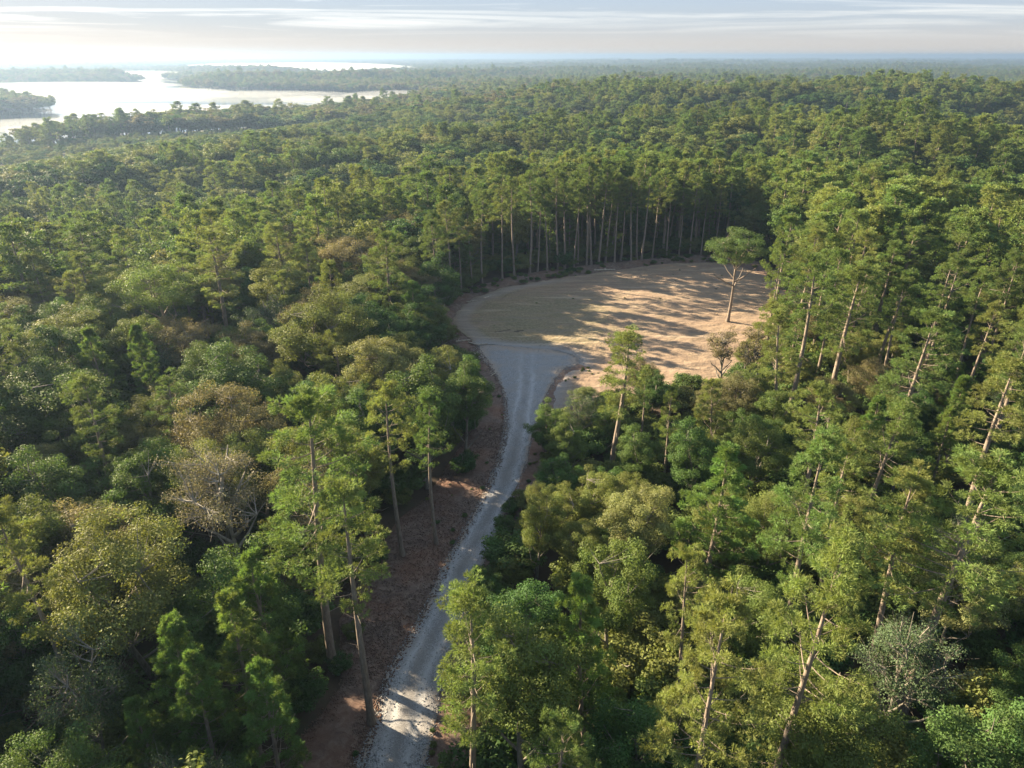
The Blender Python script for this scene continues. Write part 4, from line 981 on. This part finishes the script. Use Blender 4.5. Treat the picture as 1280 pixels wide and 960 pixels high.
# ------------------------------------------------------------------ fallen logs, loose stones
def log_mesh(seed, L, r):
    rg = np.random.RandomState(seed); s = np.linspace(0, 1, 7)
    pts = np.stack([(s - .5) * L, np.sin(s * 4 + seed) * .08 * L * .3, r * .8 + 0 * s], 1)
    segs = [(pts, r * (1.1 - .5 * s))]
    for q in range(2):
        j = rg.randint(1, 5); e = pts[j] + [rg.normal() * .3, rg.choice([-1, 1]) * (.3 + rg.rand() * .6), .2 + rg.rand() * .2]
        segs.append((np.array([pts[j], (pts[j] + e) / 2, e]), [r * .45, r * .3, r * .12]))
    v, f = tubes(segs, 7); return mesh_from('fallen_log', v, [f], M_log, smooth=True)
logs = [(579, 426.5, 2.6, .16, 20, 'white-ended short log on the clay left of the apron'), (592, 430, 2.2, .13, -30, 'thin log pointing at the left corner of the gravel apron'), (595, 442, 1.6, .13, 75, 'short pale log on the left edge of the gravel apron'),
        (603, 430.5, 1.8, .11, 10, 'pale stick at the top left corner of the gravel apron'), (756, 338, 5.0, .2, 5, 'long pale log on the red berm behind the clearing'), (612, 371, 3.0, .13, 40, 'pale log on the berm at the upper left of the clearing'),
        (590, 377, 2.2, .12, 15, 'short log on the berm at the far left of the clearing'), (617, 468, 1.4, .09, 60, 'small stick on the clay left of the road throat'), (895, 361, 1.0, .22, 80, 'small dark stump-like log out in the clearing')]
for i, (u, v, L, r, a, lab) in enumerate(logs):
    o = link('fallen_log', log_mesh(i, L, r)); x, y = at(u, v, .25); o.location = (x, y, .22); o.rotation_euler = (0, 0, math.radians(a)); o['label'] = lab; o['category'] = 'log'; o['group'] = 'fallen logs and sticks around the clearing'
# silt line: dark furrow curb on the left of the clearing
def stones(name, P, sz, label, mat=M_stone):
    rg = np.random.RandomState(3); n = len(P)
    base = np.array([[1, 0, 0], [0, 1, 0], [-1, 0, 0], [0, -1, 0], [0, 0, .75], [0, 0, -.6]]); F = np.array([[0, 1, 4], [1, 2, 4], [2, 3, 4], [3, 0, 4], [1, 0, 5], [2, 1, 5], [3, 2, 5], [0, 3, 5]])
    a = rg.rand(n) * 6.28; rot = np.stack([np.stack([np.cos(a), -np.sin(a), 0 * a], 1), np.stack([np.sin(a), np.cos(a), 0 * a], 1), np.stack([0 * a, 0 * a, 1 + 0 * a], 1)], 1)
    b = base[None] * (sz * (0.6 + .8 * rg.rand(n)))[:, None, None] * (0.7 + .6 * rg.rand(n, 6, 1))
    V = np.einsum('nij,nkj->nki', rot, b) + P[:, None]
    Fm = (F[None] + (np.arange(n) * 6)[:, None, None]).reshape(-1, 3)
    o = link(name, mesh_from(name, V.reshape(-1, 3), [Fm], mat, {'tint': np.repeat(rg.rand(n), 6)})); o['kind'] = 'stuff'; o['label'] = label
rg = np.random.RandomState(12)
n = 9000; t = rg.randint(0, len(Lc) - 1, n); side = rg.rand(n) < .5; w = np.where(side, rg.normal(0, .035, n), 1 + rg.normal(0, .035, n)); w[: n // 2] = rg.rand(n // 2)
f = rg.rand(n)[:, None]; A = Lc[t] * (1 - f) + Lc[t + 1] * f; Bq = Rc[t] * (1 - f) + Rc[t + 1] * f
P = A * (1 - w[:, None]) + Bq * w[:, None]; P = np.concatenate([P, np.where((w < 0) | (w > 1), .10, .17)[:, None]], 1)
stones('gravel', P, .055, 'loose grey stones on and along the gravel road')
n = 15000; t = rg.randint(0, 150, n); VL = np.array(gp(vl_out)); VI = np.array(gp(vl_in)); a_, b_ = catmull(VL, 10), catmull(VI, 10); w = rg.rand(n)[:, None]
fr = rg.rand(n)[:, None]; P = (a_[t] * (1 - fr) + a_[t + 1] * fr) * (1 - w) + (b_[t] * (1 - fr) + b_[t + 1] * fr) * w + rg.normal(0, .1, (n, 2)); P = np.concatenate([P, np.full((n, 1), .17)], 1)
stones('verge_litter', P, .07, 'bark chips and clods scattered on the clay verge left of the road', M_verge)

# low mist lying on the lake: flat lens-shaped banks of even air
M_mist, nd, lk, out = newmat('lake_mist')
pv = nd.new('ShaderNodeVolumePrincipled'); pv.inputs['Density'].default_value = 0.0032; pv.inputs['Color'].default_value = (0.93, 0.95, 0.97, 1); pv.inputs['Anisotropy'].default_value = 0.3
lk.new(pv.outputs[0], out.inputs['Volume'])
th_ = np.linspace(0, np.pi, 9)[1:-1]; ph_ = np.arange(20) * 2 * np.pi / 20
lv = [(0, 0, 1)] + [(math.sin(a) * math.cos(b), math.sin(a) * math.sin(b), math.cos(a)) for a in th_ for b in ph_] + [(0, 0, -1)]
lf = [[0, 1 + j, 1 + (j + 1) % 20] for j in range(20)] + [[1 + i * 20 + j, 1 + (i + 1) * 20 + j, 1 + (i + 1) * 20 + (j + 1) % 20, 1 + i * 20 + (j + 1) % 20] for i in range(6) for j in range(20)] + [[141, 121 + (j + 1) % 20, 121 + j] for j in range(20)]
mm = bpy.data.meshes.new('mist_bank'); mm.from_pydata(lv, [], lf); mm.materials.append(M_mist)
for i, (u, v, sx, sy, sz) in enumerate([(60, 160, 90, 60, 4), (160, 140, 140, 70, 4.5), (300, 140, 120, 60, 4), (430, 128, 110, 50, 5), (30, 122, 160, 110, 5), (180, 118, 150, 110, 5), (330, 121, 150, 60, 5),
                                          (172, 99, 170, 160, 12), (90, 109.5, 240, 90, 6), (385, 91, 420, 260, 20), (300, 87, 260, 200, 16), (500, 124, 90, 60, 7), (560, 116, 120, 70, 8)]):
    x, y = at(u, v, WATER); o = link('mist_bank', mm); o.location = (x, y, WATER + sz * .8); o.scale = (sx, sy, sz); o['kind'] = 'stuff'; o['label'] = 'low white mist lying on the lake'

# ------------------------------------------------------------------ haze: one even box of air round everything
M_haze, nd, lk, out = newmat('morning_haze')
pv = nd.new('ShaderNodeVolumePrincipled'); pv.inputs['Density'].default_value = 0.00026; pv.inputs['Color'].default_value = (0.25, 0.36, 0.55, 1); pv.inputs['Anisotropy'].default_value = 0.45
lk.new(pv.outputs[0], out.inputs['Volume'])
hb = 31000.0; zlo, zhi = -22.0, 58.0
vv = [(x, y, z) for z in (zlo, zhi) for x, y in ((-hb, -hb), (hb, -hb), (hb, hb), (-hb, hb))]
me = bpy.data.meshes.new('haze'); me.from_pydata(vv, [], [(3, 2, 1, 0), (4, 5, 6, 7), (0, 1, 5, 4), (1, 2, 6, 5), (2, 3, 7, 6), (3, 0, 4, 7)]); me.materials.append(M_haze)
o = link('haze', me); o['kind'] = 'stuff'; o['label'] = 'thin morning haze over the forest and the lake'
print('trees', len(trees), count, 'instances', len(B), len(U))
